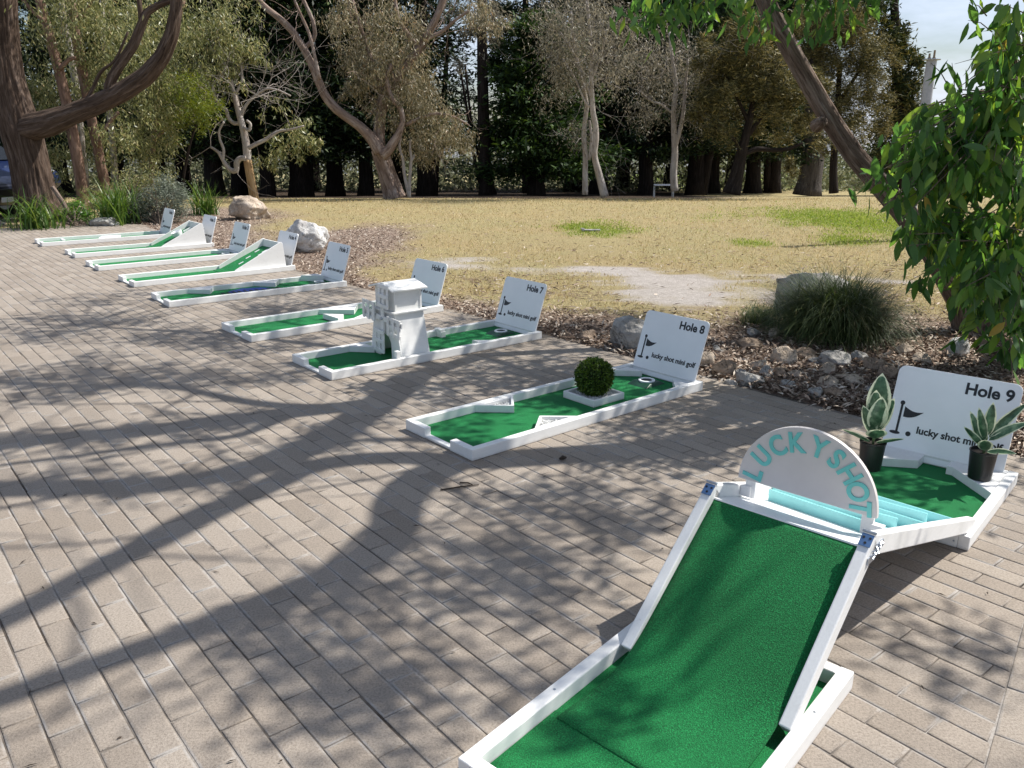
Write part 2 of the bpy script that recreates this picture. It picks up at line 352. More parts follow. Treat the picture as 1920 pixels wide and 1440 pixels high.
# ------------------------------------------------------------------ setting: lawn, mulch and sand as one ground sheet
def seg_dist(P, A, B):
    d = B - A; t = np.clip(((P - A) @ d) / (d @ d), 0, 1); return np.linalg.norm(P - (A + t[:, None] * d), axis=1)
def fbm(X, Y, s, seed):
    r = np.zeros(X.shape); g = np.random.default_rng(seed)
    for o in range(9):
        k = s * (1.0 + .55 * o); a = g.uniform(0, 6.28); p = g.uniform(0, 6.28)
        r += np.sin((X * math.cos(a) + Y * math.sin(a)) * k + p + 1.6 * np.sin((X * math.sin(a) - Y * math.cos(a)) * k * .63 + p * 2)) / (1 + .35 * o)
    return r / 3.2
def blob(P, px, py, rx, ry):
    c = G(px, py); a = G(px + rx, py) - c; b = G(px, py - ry) - c
    Rx, Ry = np.linalg.norm(a[:2]), np.linalg.norm(b[:2])
    d = P - c[:2]; return np.exp(-((d[:, 0] / Rx) ** 2 + (d[:, 1] / Ry) ** 2))
EDGE = [np.array(p) for p in PAV[:7]]
def ground_masks(X, Y):
    P = np.stack([X, Y], 1)
    de = np.min([seg_dist(P, EDGE[i], EDGE[i + 1]) for i in range(len(EDGE) - 1)], 0)
    n = fbm(X, Y, 1.1, 3); n2 = fbm(X, Y, 3.1, 5)
    mul = np.clip(1.25 - de / np.interp(X, [-7, -3.5, -1.5, 0, 2, 6], [2.0, 2.2, .55, .75, 2.3, 4.0]) + .22 * n, 0, 1)
    mul = np.maximum(mul, np.clip(1.15 * blob(P, 650, 455, 140, 36) + .22 * n + .15 * n2 - .05, 0, 1))
    mul = np.maximum(mul, np.clip(1.6 * blob(P, 330, 415, 190, 22) + .2 * n - .1, 0, 1))
    mul = np.maximum(mul, np.clip(1.5 * blob(P, 1700, 640, 230, 70) + .2 * n - .2, 0, 1))
    mul = np.where(Y > 27.2, np.clip((Y - 27.2) / 1.5 + .5 * n, 0, .75) * (Y < 60) * np.clip((9.5 - X) / 3, 0, 1), mul)
    st_ = fbm(X * .45 + Y * .1, Y * 2.2, 2.4, 15)
    san = np.clip(.42 * st_ + .75 * blob(P, 1160, 515, 130, 24) + 1.0 * blob(P, 1350, 535, 150, 34) + 1.0 * blob(P, 1250, 565, 140, 22) + .8 * blob(P, 850, 490, 130, 16) + .8 * blob(P, 1650, 520, 160, 30) + .8 * blob(P, 960, 550, 110, 14) + .7 * blob(P, 1010, 500, 120, 10) + .7 * blob(P, 860, 560, 70, 9) + .34 * n + .34 * n2 - .42, 0, 1)
    gre = np.clip(.16 * st_ + 1.2 * blob(P, 1105, 427, 95, 15) + .9 * blob(P, 1560, 405, 260, 22) + .7 * blob(P, 1410, 455, 60, 9) + .7 * blob(P, 1580, 450, 70, 9) + .6 * blob(P, 1690, 430, 150, 30) + .3 * n2 + .22 * n - .28, 0, 1)
    gre = np.where((Y > 30) & (X > 8), np.clip((Y - 40) / 30, 0, 1), gre)
    dry = np.clip(.5 + .5 * n + .35 * n2 - np.clip((Y - 12) / 6, 0, .4), 0, 1) * np.clip((13 - Y) / 4, 0, 1)
    return mul, san, gre, dry
def tree_shade_mask(X, Y): return np.clip((Y - 25.0 - .9 * fbm(X, Y, .5, 44)) / 1.6, 0, 1) * np.clip((62 - Y) / 6, 0, 1) * np.clip((8.0 - X + .12 * (Y - 25)) / 3, 0, 1)  # strip under the back cypresses, where their shade is put into the ground colour
def build_ground():
    def axis(lo, hi, near, d0, gr):
        a = [near[0]]
        while a[-1] < near[1]: a.append(a[-1] + d0)
        s = d0
        while a[-1] < hi: s *= gr; a.append(a[-1] + s)
        s = d0; b = [near[0]]
        while b[-1] > lo: s *= gr; b.append(b[-1] - s)
        return np.array(b[:0:-1] + a)
    xs = axis(-600, 600, (-10, 10), .14, 1.12); ys = axis(-8, 700, (3, 27), .14, 1.10)
    X, Y = np.meshgrid(xs, ys); X = X.ravel(); Y = Y.ravel()
    mul, san, gre, dry = ground_masks(X, Y)
    Z = gz(Y) + .012 * fbm(X, Y, 1.7, 9) + .02 * mul - .02 + np.where(Y > 12, .05 * fbm(X, Y, .25, 2), 0)
        # keep it under the paving
    inn = inside([(p[0], p[1]) for p in PAV], X, Y)
    P = np.stack([X, Y], 1); de = np.min([seg_dist(P, np.array(PAV[i]), np.array(PAV[(i + 1) % len(PAV)])) for i in range(len(PAV))], 0)
    Z = np.where(inn, -.02 - np.clip(de, 0, .12) * .3, Z - .02 * np.clip(1 - de / .5, 0, 1))
    nx, ny = len(xs), len(ys)
    i = (np.arange(ny - 1)[:, None] * nx + np.arange(nx - 1)[None]).ravel()
    me = np_mesh('lawn', np.stack([X, Y, Z], 1), 0, 4, np.stack([i, i + 1, i + nx + 1, i + nx], 1))
    for nm, d in (('mulch', mul), ('sand', san), ('green', gre), ('litter', dry), ('tree_shade', tree_shade_mask(X, Y))):
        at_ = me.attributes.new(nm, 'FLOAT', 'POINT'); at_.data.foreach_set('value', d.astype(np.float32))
    M = Mat('ground'); v = M.coord()
    def A(n): return M.node('ShaderNodeAttribute', attribute_name=n).outputs['Fac']
    n1 = M.noise(v, 14, 5, .7); n2 = M.noise(v, 45, 4, .7); n3 = M.noise(v, 2.3, 5, .6); n4 = M.noise(M.coord(scale=(1, 2.2, 1)), 75, 3, .8); big = M.noise(v, .5, 4)
    straw = M.ramp(n2, [(.25, (.20, .155, .075)), (.45, (.38, .31, .165)), (.65, (.52, .44, .25)), (.85, (.62, .54, .34))])
    straw = M.mix(M.ramp(n3, [(.4, (0, 0, 0)), (.75, (.5, .5, .5))]), straw, (.40, .37, .17))
    straw = M.mix(M.ramp(big, [(.4, (0, 0, 0)), (.7, (.6, .6, .6))]), straw, (.46, .345, .19))
    grass = M.ramp(n2, [(.3, (.12, .17, .03)), (.55, (.25, .32, .065)), (.8, (.38, .44, .13))])
    def thr(m, nz, w=.35, lo=.42, hi=.58):
        x = M.math('ADD', m, M.math('MULTIPLY', M.math('SUBTRACT', nz, .5), w * 2)); return M.ramp(x, [(lo, (0, 0, 0)), (hi, (1, 1, 1))])
    c = M.mix(thr(A('green'), n2, .5, .25, .95), straw, grass)
    lit = M.ramp(n4, [(.3, (.07, .045, .03)), (.5, (.22, .155, .105)), (.7, (.42, .33, .24))])
    c = M.mix(thr(A('litter'), n1, .6, .5, .7), c, lit)
    sand = M.ramp(n1, [(.3, (.46, .41, .37)), (.6, (.60, .55, .51)), (.8, (.68, .635, .60))])
    sand = M.mix(M.ramp(n2, [(.60, (0, 0, 0)), (.74, (.45, .45, .45))]), sand, (.36, .29, .21))
    c = M.mix(thr(A('sand'), n2, .55, .30, .80), c, sand)
    mulc = M.ramp(n4, [(.25, (.075, .052, .04)), (.42, (.23, .165, .13)), (.58, (.42, .33, .27)), (.75, (.60, .52, .45))])
    c = M.mix(thr(A('mulch'), n2, .5, .30, .75), c, mulc)
    c = M.mix(thr(A('tree_shade'), n1, .4, .3, .7), c, M.ramp(n4, [(.3, (.03, .022, .016)), (.6, (.075, .055, .040)), (.8, (.16, .12, .085))]))  # cypress shade painted as a dark brown strip, not a separate litter layer
    M.color(c); M.rough(.95, .1); M.bump(M.math('ADD', n2, n4), .9, .03)
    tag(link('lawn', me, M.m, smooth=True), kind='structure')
build_ground()
def ground_z(x, y): return float(gz(y)) - .01

# ------------------------------------------------------------------ ground cover pieces (chips of bark mulch, dry grass)
def quads(P, D, N, L, W, fold=.12):                # kite leaves as folded quads: P base, D direction, N normal
    S = np.cross(D, N); S /= np.linalg.norm(S, axis=1, keepdims=True) + 1e-9
    L = np.broadcast_to(np.asarray(L, float), (len(P),))[:, None]; W = np.broadcast_to(np.asarray(W, float), (len(P),))[:, None]
    m = P + D * L * .42 + N * W * fold
    return np.stack([P, m + S * W / 2, P + D * L - N * L * .06, m - S * W / 2], 1)
def unit(v): return v / (np.linalg.norm(v, axis=-1, keepdims=True) + 1e-9)
def scatter(n, dens, ylo, yhi):
    out = []
    while sum(map(len, out)) < n:
        Y = ylo * (yhi / ylo) ** rng.random(n * 2); X = rng.uniform(-.75, .78, n * 2) * (Y + 1)
        k = (rng.random(n * 2) < dens(X, Y)) & ~inside(PAV, X, Y); out.append(np.stack([X[k], Y[k]], 1))
    return np.concatenate(out)[:n]
def flat_bits(P, L, W, zoff=(.0, .03), tilt=.45):
    n = len(P); a = rng.uniform(0, 6.28, n); D = unit(np.stack([np.cos(a), np.sin(a), rng.normal(0, tilt, n)], 1))
    N = unit(np.stack([rng.normal(0, .4, n), rng.normal(0, .4, n), np.ones(n)], 1)); N = unit(N - D * (N * D).sum(1, keepdims=True))
    base = np.stack([P[:, 0], P[:, 1], gz(P[:, 1]) + rng.uniform(*zoff, n)], 1)
    return quads(base, D, N, L, W, .2)
M_chip = leaf_mat('bark_chip', [(0, (.06, .042, .032)), (.35, (.20, .14, .105)), (.7, (.40, .31, .245)), (1, (.62, .55, .47))], .0, .9, .1)
M_dryblade = leaf_mat('dry_grass_blade', [(0, (.34, .27, .13)), (.5, (.50, .42, .23)), (.85, (.62, .54, .33)), (1, (.34, .36, .13))], .25, .7, .2)
M_grnblade = leaf_mat('green_grass_blade', [(0, (.14, .20, .035)), (.6, (.26, .34, .07)), (1, (.42, .44, .15))], .3, .7, .2)
def dm(X, Y): m = ground_masks(X, Y); return np.clip(m[0] * 1.6 - .5, 0, 1) * (Y < 26)
P = scatter(38000, dm, 4, 22)
tag(link('bark_mulch', np_mesh('bark_mulch', flat_bits(P, rng.uniform(.025, .08, len(P)), rng.uniform(.008, .024, len(P))), 0), M_chip),
    'reddish brown bark chips and fallen gum leaves covering the garden bed', 'mulch', kind='stuff')
def dl(X, Y): m = ground_masks(X, Y); return .25 * np.clip(m[3] + .05 - m[0], 0, 1) * (m[1] < .25) + .012
P = scatter(5200, dl, 6, 22)
tag(link('leaf_litter', np_mesh('leaf_litter', flat_bits(P, rng.uniform(.04, .12, len(P)), rng.uniform(.01, .022, len(P)), (0, .012), .2), 0), M_chip),
    'dry brown gum leaves scattered on sandy ground beside the bed', 'leaf litter', kind='stuff')
def blades(P, h, w, lean=.5):
    n = len(P); a = rng.uniform(0, 6.28, n); t = np.abs(rng.normal(0, lean, n))
    D = unit(np.stack([np.cos(a) * t, np.sin(a) * t, np.ones(n)], 1)); b = rng.uniform(0, 6.28, n)
    N = unit(np.cross(D, np.stack([np.cos(b), np.sin(b), np.zeros(n)], 1)))
    return quads(np.stack([P[:, 0], P[:, 1], gz(P[:, 1]) - .015], 1), D, N, h, w, .05)
def dg(X, Y): m = ground_masks(X, Y); return (tree_shade_mask(X, Y) < .3) * np.clip(1 - m[0] * 1.5 - m[1] * 1.3, 0, 1) * np.clip(1.2 - m[2], 0, 1)
P = scatter(60000, dg, 6.5, 25)
tag(link('dry_grass', np_mesh('dry_grass', blades(P, rng.uniform(.018, .045, len(P)) * (1 + P[:, 1] / 40), .006 + P[:, 1] * .0004, .9), 0), M_dryblade),
    'short straw coloured dry grass of the lawn', 'grass', kind='stuff')
def dg2(X, Y): m = ground_masks(X, Y); return np.clip(1 - m[0] * 1.5 - m[1], 0, 1) * np.clip(m[2] * 1.2 - .15, 0, 1) ** 1.3
P = scatter(16000, dg2, 10, 25)
tag(link('green_grass', np_mesh('green_grass', blades(P, rng.uniform(.03, .055, len(P)), .008 + P[:, 1] * .0004, .8), 0), M_grnblade),
    'patches of fresh green grass in the dry lawn', 'grass', kind='stuff')
P = np.stack([rng.uniform(-5, 3, 900), rng.uniform(1.6, 11, 900)], 1); P = P[inside(PAV, P[:, 0], P[:, 1])][:330]
q = flat_bits(P, rng.uniform(.012, .05, len(P)), rng.uniform(.003, .008, len(P)), (.004, .008), .1)
tag(link('paving_litter', np_mesh('paving_litter', q, 0), M_twigdark), 'tiny dark leaf and twig scraps scattered over the paving', 'leaf litter', kind='stuff')

# ------------------------------------------------------------------ lettering
def text_mesh(body, width=None, cap=None, bold=.030):
    cu = bpy.data.curves.new('lettering', 'FONT'); cu.body = body; cu.extrude = 0; cu.resolution_u = 5; cu.offset = bold
    o = bpy.data.objects.new('lettering', cu); col.objects.link(o)
    me = bpy.data.meshes.new_from_object(o.evaluated_get(bpy.context.evaluated_depsgraph_get()))
    bpy.data.objects.remove(o)
    n = len(me.vertices); V = np.zeros(n * 3); me.vertices.foreach_get('co', V); V = V.reshape(-1, 3)
    V[:, 0] -= V[:, 0].min(); w = V[:, 0].max()
    s = width / w if width else cap / .729
    V[:, :2] *= s
    Fc = [list(p.vertices) for p in me.polygons]
    return V, Fc, w * s
def thick(V, Fc, z0, z1):
    n = len(V); bm = bmesh.new()
    top = [bm.verts.new((v[0], v[1], z1)) for v in V]; bot = [bm.verts.new((v[0], v[1], z0)) for v in V]
    for f in Fc:
        try: bm.faces.new([top[i] for i in f]); bm.faces.new([bot[i] for i in reversed(f)])
        except ValueError: pass
    cnt = {}
    for f in Fc:
        for a, b in zip(f, f[1:] + f[:1]):
            cnt[(a, b)] = 1
    for (a, b) in list(cnt):
        if (b, a) not in cnt:
            try: bm.faces.new([top[b], top[a], bot[a], bot[b]])
            except ValueError: pass
    me = bpy.data.meshes.new('lettering'); bm.to_mesh(me); bm.free(); return me
BW, BH, BT = .565, .465, .012                    # sign board
def board_text(body, x0, x1, base):
    V, Fc, w = text_mesh(body, width=(x1 - x0) * BW)
    V[:, 0] += (x0 - .5) * BW; V[:, 1] += (1 - base) * BH
    return thick(V, Fc, .0008, .0016)
slogan_me = board_text('lucky shot mini golf', .265, .955, .71)
def emblem_mesh():
    mb = MB()
    def P(u, v): return ((u - .5) * BW, (1 - v) * BH)
    def disc(u, v, rx, ry, n=20):
        c = P(u, v); mb.prism([(c[0] + rx * math.cos(k * 2 * math.pi / n), c[1] + ry * math.sin(k * 2 * math.pi / n)) for k in range(n)], .0008, .0016)
    a, b = P(.098, .42), P(.098, .735); mb.prism([(b[0] - .0055, b[1]), (b[0] + .0055, b[1]), (a[0] + .0055, a[1]), (a[0] - .0055, a[1])], .0008, .0016)
    disc(.098, .41, .0115, .0115); disc(.085, .745, .026, .0085); disc(.20, .735, .0125, .0125)
    t, p, q = P(.125, .445), P(.29, .475), P(.125, .56)
    pts = [t]
    for k in range(1, 9): s = k / 9; pts.append((t[0] + (p[0] - t[0]) * s, t[1] + (p[1] - t[1]) * s - .012 * math.sin(math.pi * s)))
    pts.append(p)
    for k in range(1, 9): s = k / 9; pts.append((p[0] + (q[0] - p[0]) * s, p[1] + (q[1] - p[1]) * s - .014 * math.sin(math.pi * s)))
    pts.append(q); mb.prism(pts[::-1], .0008, .0016)
    me = bpy.data.meshes.new('flag_emblem'); me.from_pydata(mb.v, [], mb.f); me.update(); return me
emblem_me = emblem_mesh()
def sign_board(root, n, X, Y, z=.02, tilt=R(18.5), rz=0):
    mb = MB(); r = .035; pts = [(-BW / 2, 0), (BW / 2, 0)]
    for cx, a0 in ((BW / 2 - r, 0), (-BW / 2 + r, 90)):
        for k in range(7): a = R(a0 + 15 * k); pts.append((cx + r * math.cos(a), BH - r + r * math.sin(a)))
    mb.prism(pts, -BT, 0)
    o = mb.build('sign_board', M_board, root, bevel=.0015, segs=1)
    st, ct = math.sin(tilt), math.cos(tilt)
    o.matrix_local = Matrix(((0, st, -ct, X), (-1, 0, 0, Y), (0, ct, st, z), (0, 0, 0, 1)))
    for nm, me in (('slogan_lettering', slogan_me), ('hole_lettering', board_text('Hole %d' % n, .575, .95, .19)), ('flag_emblem', emblem_me)):
        l = bpy.data.objects.new(nm, me); col.objects.link(l); l.parent = o
        if not me.materials: me.materials.append(M_black)
    return o
# ------------------------------------------------------------------ mini golf holes
W, L, HF, TR = .655, 2.0, .065, .045
def frame_mb(w=W, l=L, notch=True, rear=True):
    mb = MB()
    mb.box(0, l, -TR, 0, 0, HF); mb.box(0, l, -w, -w + TR, 0, HF)
    if rear: mb.box(l - TR, l, -w + TR, -TR, 0, HF - .0015)
    if notch:
        mb.box(0, TR, -.20, -TR, 0, HF - .0015); mb.box(0, TR, -w + TR, -w + .205, 0, HF - .0015)
        mb.box(.004, TR, -w + .205, -.20, 0, .017)
    else: mb.box(0, TR, -w + TR, -TR, 0, HF - .0015)
    return mb
def tri(mb, pts, z0=.012, z1=.062, hollow=False):
    a = sum(pts[i][0] * pts[(i + 1) % 3][1] - pts[(i + 1) % 3][0] * pts[i][1] for i in range(3))
    if a < 0: pts = pts[::-1]
    if not hollow: mb.prism(pts, z0, z1); return
    c = np.mean(pts, 0); P = [np.array(p) for p in pts]; t = .017
    def off(i):                                   # inner corner
        p = P[i]; e1 = P[(i + 1) % 3] - p; e0 = p - P[i - 1]; n1 = np.array([-e1[1], e1[0]]) / np.linalg.norm(e1); n0 = np.array([-e0[1], e0[0]]) / np.linalg.norm(e0)
        return p + (n1 + n0) * t / (1 + n1 @ n0)
    I = [off(i) for i in range(3)]
    for i in range(3):
        j = (i + 1) % 3; mb.prism([tuple(P[i]), tuple(P[j]), tuple(I[j]), tuple(I[i])], z0, z1)
    mb.prism([tuple(x) for x in I], z0, z0 + .016)
    return I
def pebbles(name, poly, z, n, root, r=.006):
    poly = np.array(poly); V = []; Fc = []
    lo, hi = poly.min(0), poly.max(0); k = 0
    while k < n:
        p = rng.uniform(lo, hi)
        if not inside([tuple(q) for q in poly], p[:1], p[1:])[0]: continue
        k += 1; s = r * rng.uniform(.6, 1.2); o = len(V); zz = z + rng.uniform(0, .012)
        for d in ((1, 0, 0), (-1, 0, 0), (0, 1, 0), (0, -1, 0), (0, 0, 1), (0, 0, -1)):
            q = np.array(d) * s * rng.uniform(.7, 1.2) + rng.normal(0, s * .15, 3); V.append((p[0] + q[0], p[1] + q[1], zz + q[2] * .8))
        for a, b, c in ((0, 2, 4), (2, 1, 4), (1, 3, 4), (3, 0, 4), (2, 0, 5), (1, 2, 5), (3, 1, 5), (0, 3, 5)): Fc.append((o + a, o + b, o + c))
    me = bpy.data.meshes.new(name); me.from_pydata(V, [], Fc); o = link(name, me, M_pebble, root, smooth=False); return tag(o, kind='stuff')
def cup(root, X, Y):
    mb = MB(); Mx = Matrix.Translation((X, Y, .012))
    mb.add([(-.11, -.09, 0), (-.05, -.075, .022), (.06, -.075, .022), (.10, -.09, 0), (-.11, .09, 0), (-.05, .075, .022), (.06, .075, .022), (.10, .09, 0)],
           [(0, 3, 2, 1), (4, 5, 6, 7), (0, 1, 5, 4), (1, 2, 6, 5), (2, 3, 7, 6), (0, 4, 7, 3)], Mx)
    c = mb.build('cup_ramp', M_cup, root, bevel=.004)
    r = MB(); r.lathe([(.040, .018), (.058, .018), (.058, .029), (.054, .031), (.044, .031), (.040, .028), (.040, .018)], 32, Mx); r.build('cup_rim', M_board, c, smooth=False)
    d = MB(); d.lathe([(.0005, .0245), (.040, .0245)], 24, Mx); d.build('cup_hole', M_dark, c)
def hole(n, X, Y, deg, label):
    root = empty('mini_golf_hole', (X, Y, .001), R(deg), label, 'mini golf hole', 'white framed mini golf holes on the paving')
    return root
HP = {1: (-7.814, 13.519, 38.2), 2: (-6.652, 12.240, 38.7), 3: (-5.766, 11.082, 39.6), 4: (-4.780, 9.894, 39.3), 5: (-3.898, 8.749, 37.8), 6: (-2.635, 7.267, 40.1), 7: (-1.706, 6.145, 39.1), 8: (-.636, 4.621, 40.0)}
LAB = {1: 'pale mini golf hole farthest back in the row, nearest the big brown trunk',
       2: 'mini golf hole with a steep white sided ramp holding a raised white cup',
       3: 'long flat mini golf hole with no obstacles, between the two ramp holes',
       4: 'mini golf hole with a white sided green ramp dotted with small white slots',
       5: 'mini golf hole with a blue pond print and dark slats on its turf',
       6: 'mini golf hole with white wedge blocks just behind the toy windmill',
       7: 'mini golf hole the white toy windmill stands in',
       8: 'mini golf hole with two pebble filled triangles and the round bush'}
roots = {}
for n in range(1, 9):
    r = hole(n, *HP[n], LAB[n]); roots[n] = r
    frame_mb().build('frame', M_white, r, bevel=.004)
    b = MB()
    if n in (2, 4): b.box(TR, 1.30, -W + TR, -TR, .004, .013)
    else: b.box(TR, L - TR, -W + TR, -TR, .004, .013)
    b.build('turf', M_turf, r)
    sign_board(r, n, L - .055, -W / 2 + (.0 if n > 1 else 0), .02)
# corner wedges, cups and blocks
def blocks(n, tris, name='wedge_block', hollow=False, z1=.062):
    for t in tris:
        mb = MB(); I = tri(mb, t, .0135, z1, hollow); o = mb.build(name, M_white, roots[n], bevel=.0025)
        if hollow: pebbles('pebbles', I, .033, 420, o)
e = .0462; wr = -W + e
blocks(8, [[(.487, -e), (.67, -.212), (.80, -e)], [(.489, wr), (.664, -.455), (.84, wr)]], 'triangle_tray', True)
blocks(8, [[(1.76, -e), (1.90, -e), (1.90, -.19)], [(1.76, wr), (1.90, wr), (1.90, -.47)]], z1=.058)
cup(roots[8], 1.80, -.32)
blocks(7, [[(.47, -e), (.615, -.20), (.615, -e)], [(1.36, wr), (1.36, -.505), (1.50, wr)]])
cup(roots[7], 1.82, -.31)
mb = MB(); mb.box(1.31, 1.36, -.115, -.02, .0665, .085); mb.box(1.31, 1.36, -.125, -.047, .0135, .0662); mb.build('peg', M_white, roots[7], bevel=.004)
mb = MB(); mb.box(.555, .59, -.64, -.60, .0665, .12); mb.build('peg', M_white, roots[7], bevel=.004)
blocks(6, [[(.95, -e), (1.21, -.27), (1.38, -e)], [(.89, -.235), (1.03, -.39), (.90, -.52)], [(1.0, wr), (1.2, -.48), (1.24, wr)]])
cup(roots[6], 1.80, -.32)
blocks(5, [[(.38, -e), (.56, -.23), (.66, -e)], [(1.12, -e), (1.30, -.25), (1.43, -e)], [(1.42, wr), (1.55, -.56), (1.66, wr)]])
blocks(5, [[(1.70, -e), (1.90, -e), (1.90, -.24)]], z1=.085)
cup(roots[5], 1.80, -.33)
mb = MB(); mb.prism([(.98 + .24 * math.cos(k * math.pi / 16), -.30 + .19 * math.sin(k * math.pi / 16)) for k in range(32)], .0132, .0150); mb.build('pond_print', M_blue, roots[5])
mb = MB()
for k in range(11):
    x = .66 + .063 * k; mb.box(x, x + .030, -.40, -.27 + .03 * math.sin(k * .6), .0155, .0185)
mb.build('slat_print', M_dark, roots[5])
blocks(3, [[(1.70, -e), (1.90, -e), (1.90, -.22)]], z1=.058); cup(roots[3], 1.80, -.33)
mb = MB(); mb.prism([(.62 + .10 * math.cos(k * .393), -.40 + .05 * math.sin(k * .393)) for k in range(16)], .0132, .0145); mb.build('gravel_print', plain('yellow_gravel_print', (.30, .30, .08), .8, var=.4, scale=70), roots[3])
mb = MB(); mb.box(1.05, 1.30, -.43, -.40, .0135, .02); mb.build('marker_strip', M_board, roots[3])
mb = MB(); mb.box(.34, .39, -.36, -.20, .0135, .06); mb.build('blocker', M_white, roots[1], bevel=.006)
mb = MB(); mb.prism([(.9, -.30), (1.25, -.30), (1.3, -.1), (1.0, -.08)], .0135, .045); mb.build('white_pad', M_board, roots[1], bevel=.01)
blocks(1, [[(1.70, -e), (1.90, -e), (1.90, -.22)]], z1=.07)
def xz(mb, poly, y0, y1):                           # polygon in xz, extruded along y
    n = len(poly); a = sum(poly[i][0] * poly[(i + 1) % n][1] - poly[(i + 1) % n][0] * poly[i][1] for i in range(n))
    if a < 0: poly = poly[::-1]
    return mb.add([(x, y0, z) for x, z in poly] + [(x, y1, z) for x, z in poly],
        [tuple(range(n)), tuple(range(2 * n - 1, n - 1, -1))] + [(i, n + i, n + (i + 1) % n, (i + 1) % n) for i in range(n)])
def ramp_hole(n, zt):
    r = roots[n]; x0, x1 = 1.215, 1.865
    for y0, y1 in ((-W + .047, -W + .065), (-.065, -.047)):
        mb = MB(); xz(mb, [(x0, .010), (1.90, .010), (1.87, zt - .02), (1.845, zt), (x0 + .03, .085), (x0, .068)], y0, y1); mb.build('ramp_side', M_white, r, bevel=.004)
    mb = MB(); xz(mb, [(1.825, zt - .16), (1.845, zt - .16), (1.862, zt - .012), (1.842, zt - .012)], -W + .0655, -.0655); mb.build('ramp_back', M_white, r)
    mb = MB(); xz(mb, [(x0 - .08, .0135), (x0 + .02, .0135), (1.822, zt - .115), (1.822, zt - .10), (x0 + .02, .030), (x0 - .08, .0175)], -W + .0655, -.0655); o = mb.build('ramp_turf', M_turf, r)
    sl = (zt - .13) / (1.822 - x0 - .02); an = math.atan(sl)
    def on(x, y, h): return Matrix.Translation((x, y, .030 + (x - x0 - .02) * sl + h)) @ Matrix.Rotation(-an, 4, 'Y')
    if n == 4:
        for i, (x, y) in enumerate(((1.42, -.30), (1.52, -.46), (1.55, -.23), (1.66, -.37), (1.70, -.17))):
            m = MB(); m.box(-.035, .035, -.012, .012, 0, .004, on(x, y, .001)); m.build('white_slot', M_board, o)
        m = MB(); m.box(-.05, .05, -.03, .03, 0, .005, on(1.74, -.36, .001)); m.build('white_slot', M_board, o)
    else:
        m = MB(); m.lathe([(.001, .0), (.075, .0), (.085, .06), (.075, .06), (.065, .008), (.001, .008)], 24, on(1.55, -.36, .03)); m.build('raised_cup', M_board, o)
        m = MB(); m.box(-.08, .08, -.02, .02, 0, .03, on(1.62, -.54, .02)); m.build('blocker', M_white, o, bevel=.004)
        m = MB(); m.box(-.07, .07, -.015, .015, 0, .02, on(1.74, -.25, .002)); m.build('white_slot', M_board, o)
        m = MB(); m.box(-.07, .07, -.015, .015, 0, .02, on(1.76, -.42, .002)); m.build('white_slot', M_board, o)
ramp_hole(4, .375); ramp_hole(2, .38)
# ------------------------------------------------------------------ round bush in its pebble tray on hole 8
ax = R(HP[8][2])
def loc8(x, y): return (HP[8][0] + x * math.cos(ax) - y * math.sin(ax), HP[8][1] + x * math.sin(ax) + y * math.cos(ax))
c8 = loc8(1.268, -.322)
pt = empty('planter_tray', (*c8, .0145), ax, 'square white wooden tray of white pebbles under the round bush', 'tray')
mb = MB(); s_ = .143
for x0, x1, y0, y1 in ((-s_, s_, s_ - .018, s_), (-s_, s_, -s_, -s_ + .018), (-s_, -s_ + .018, -s_ + .018, s_ - .018), (s_ - .018, s_, -s_ + .018, s_ - .018)): mb.box(x0, x1, y0, y1, 0, .047)
mb.box(-s_ + .018, s_ - .018, -s_ + .018, s_ - .018, 0, .018)
mb.build('tray_frame', M_white, pt, bevel=.003)
pebbles('pebbles', [(-.12, -.12), (.12, -.12), (.12, .12), (-.12, .12)], .021, 900, pt)
def sphere_dirs(n):
    k = np.arange(n) + .5; ph = np.arccos(1 - 2 * k / n); th = math.pi * (1 + 5 ** .5) * k
    return np.stack([np.cos(th) * np.sin(ph), np.sin(th) * np.sin(ph), np.cos(ph)], 1)
tb = empty('topiary_ball', (*c8, .040), 0, 'round clipped boxwood ball sitting on white pebbles of hole 8', 'topiary ball')
d = sphere_dirs(4200); d = unit(d + rng.normal(0, .04, d.shape)); rr = .128 * (1 + rng.normal(0, .05, len(d)) + .03 * fbm(d[:, 0], d[:, 1] + d[:, 2], 4.0, 8)) - .014
Pp = d * rr[:, None] + [0, 0, .122]; D = unit(d + rng.normal(0, .75, d.shape)); N = unit(np.cross(D, rng.normal(0, 1, d.shape)))
link('foliage', np_mesh('foliage', quads(Pp, D, N, rng.uniform(.014, .024, len(d)), .010, .2), 0), M_boxwood, tb)
mb = MB(); mb.lathe([(.001, .012)] + [(.106 * math.sin(math.pi * k / 12), .122 - .106 * math.cos(math.pi * k / 12)) for k in range(1, 12)] + [(.001, .228)], 24); mb.build('core', plain('boxwood_core', (.012, .022, .006), .9), tb, smooth=True)
# ------------------------------------------------------------------ toy windmill on hole 7
a7 = R(HP[7][2]); wx, wy = .625, -.362
wm = empty('toy_windmill', (HP[7][0] + wx * math.cos(a7) - wy * math.sin(a7), HP[7][1] + wx * math.sin(a7) + wy * math.cos(a7), .0145), a7, 'white wooden toy windmill with four lattice sails standing in hole 7', 'windmill')
DP = .262; hb, ht, H1 = .238, .150, .365
def arch_panel(mb, x0, x1):
    pts = [(-hb, 0), (-.085, 0), (-.085, .10)] + [(-.085 * math.cos(math.pi * k / 10), .10 + .085 * math.sin(math.pi * k / 10)) for k in range(1, 10)] + [(.085, .10), (.085, 0), (hb, 0), (ht, H1), (-ht, H1)]
    n = len(pts); mb.add([(x0, y, z) for y, z in pts] + [(x1, y, z) for y, z in pts],
        [tuple(range(n - 1, -1, -1)), tuple(range(n, 2 * n))] + [(i, (i + 1) % n, n + (i + 1) % n, n + i) for i in range(n)])
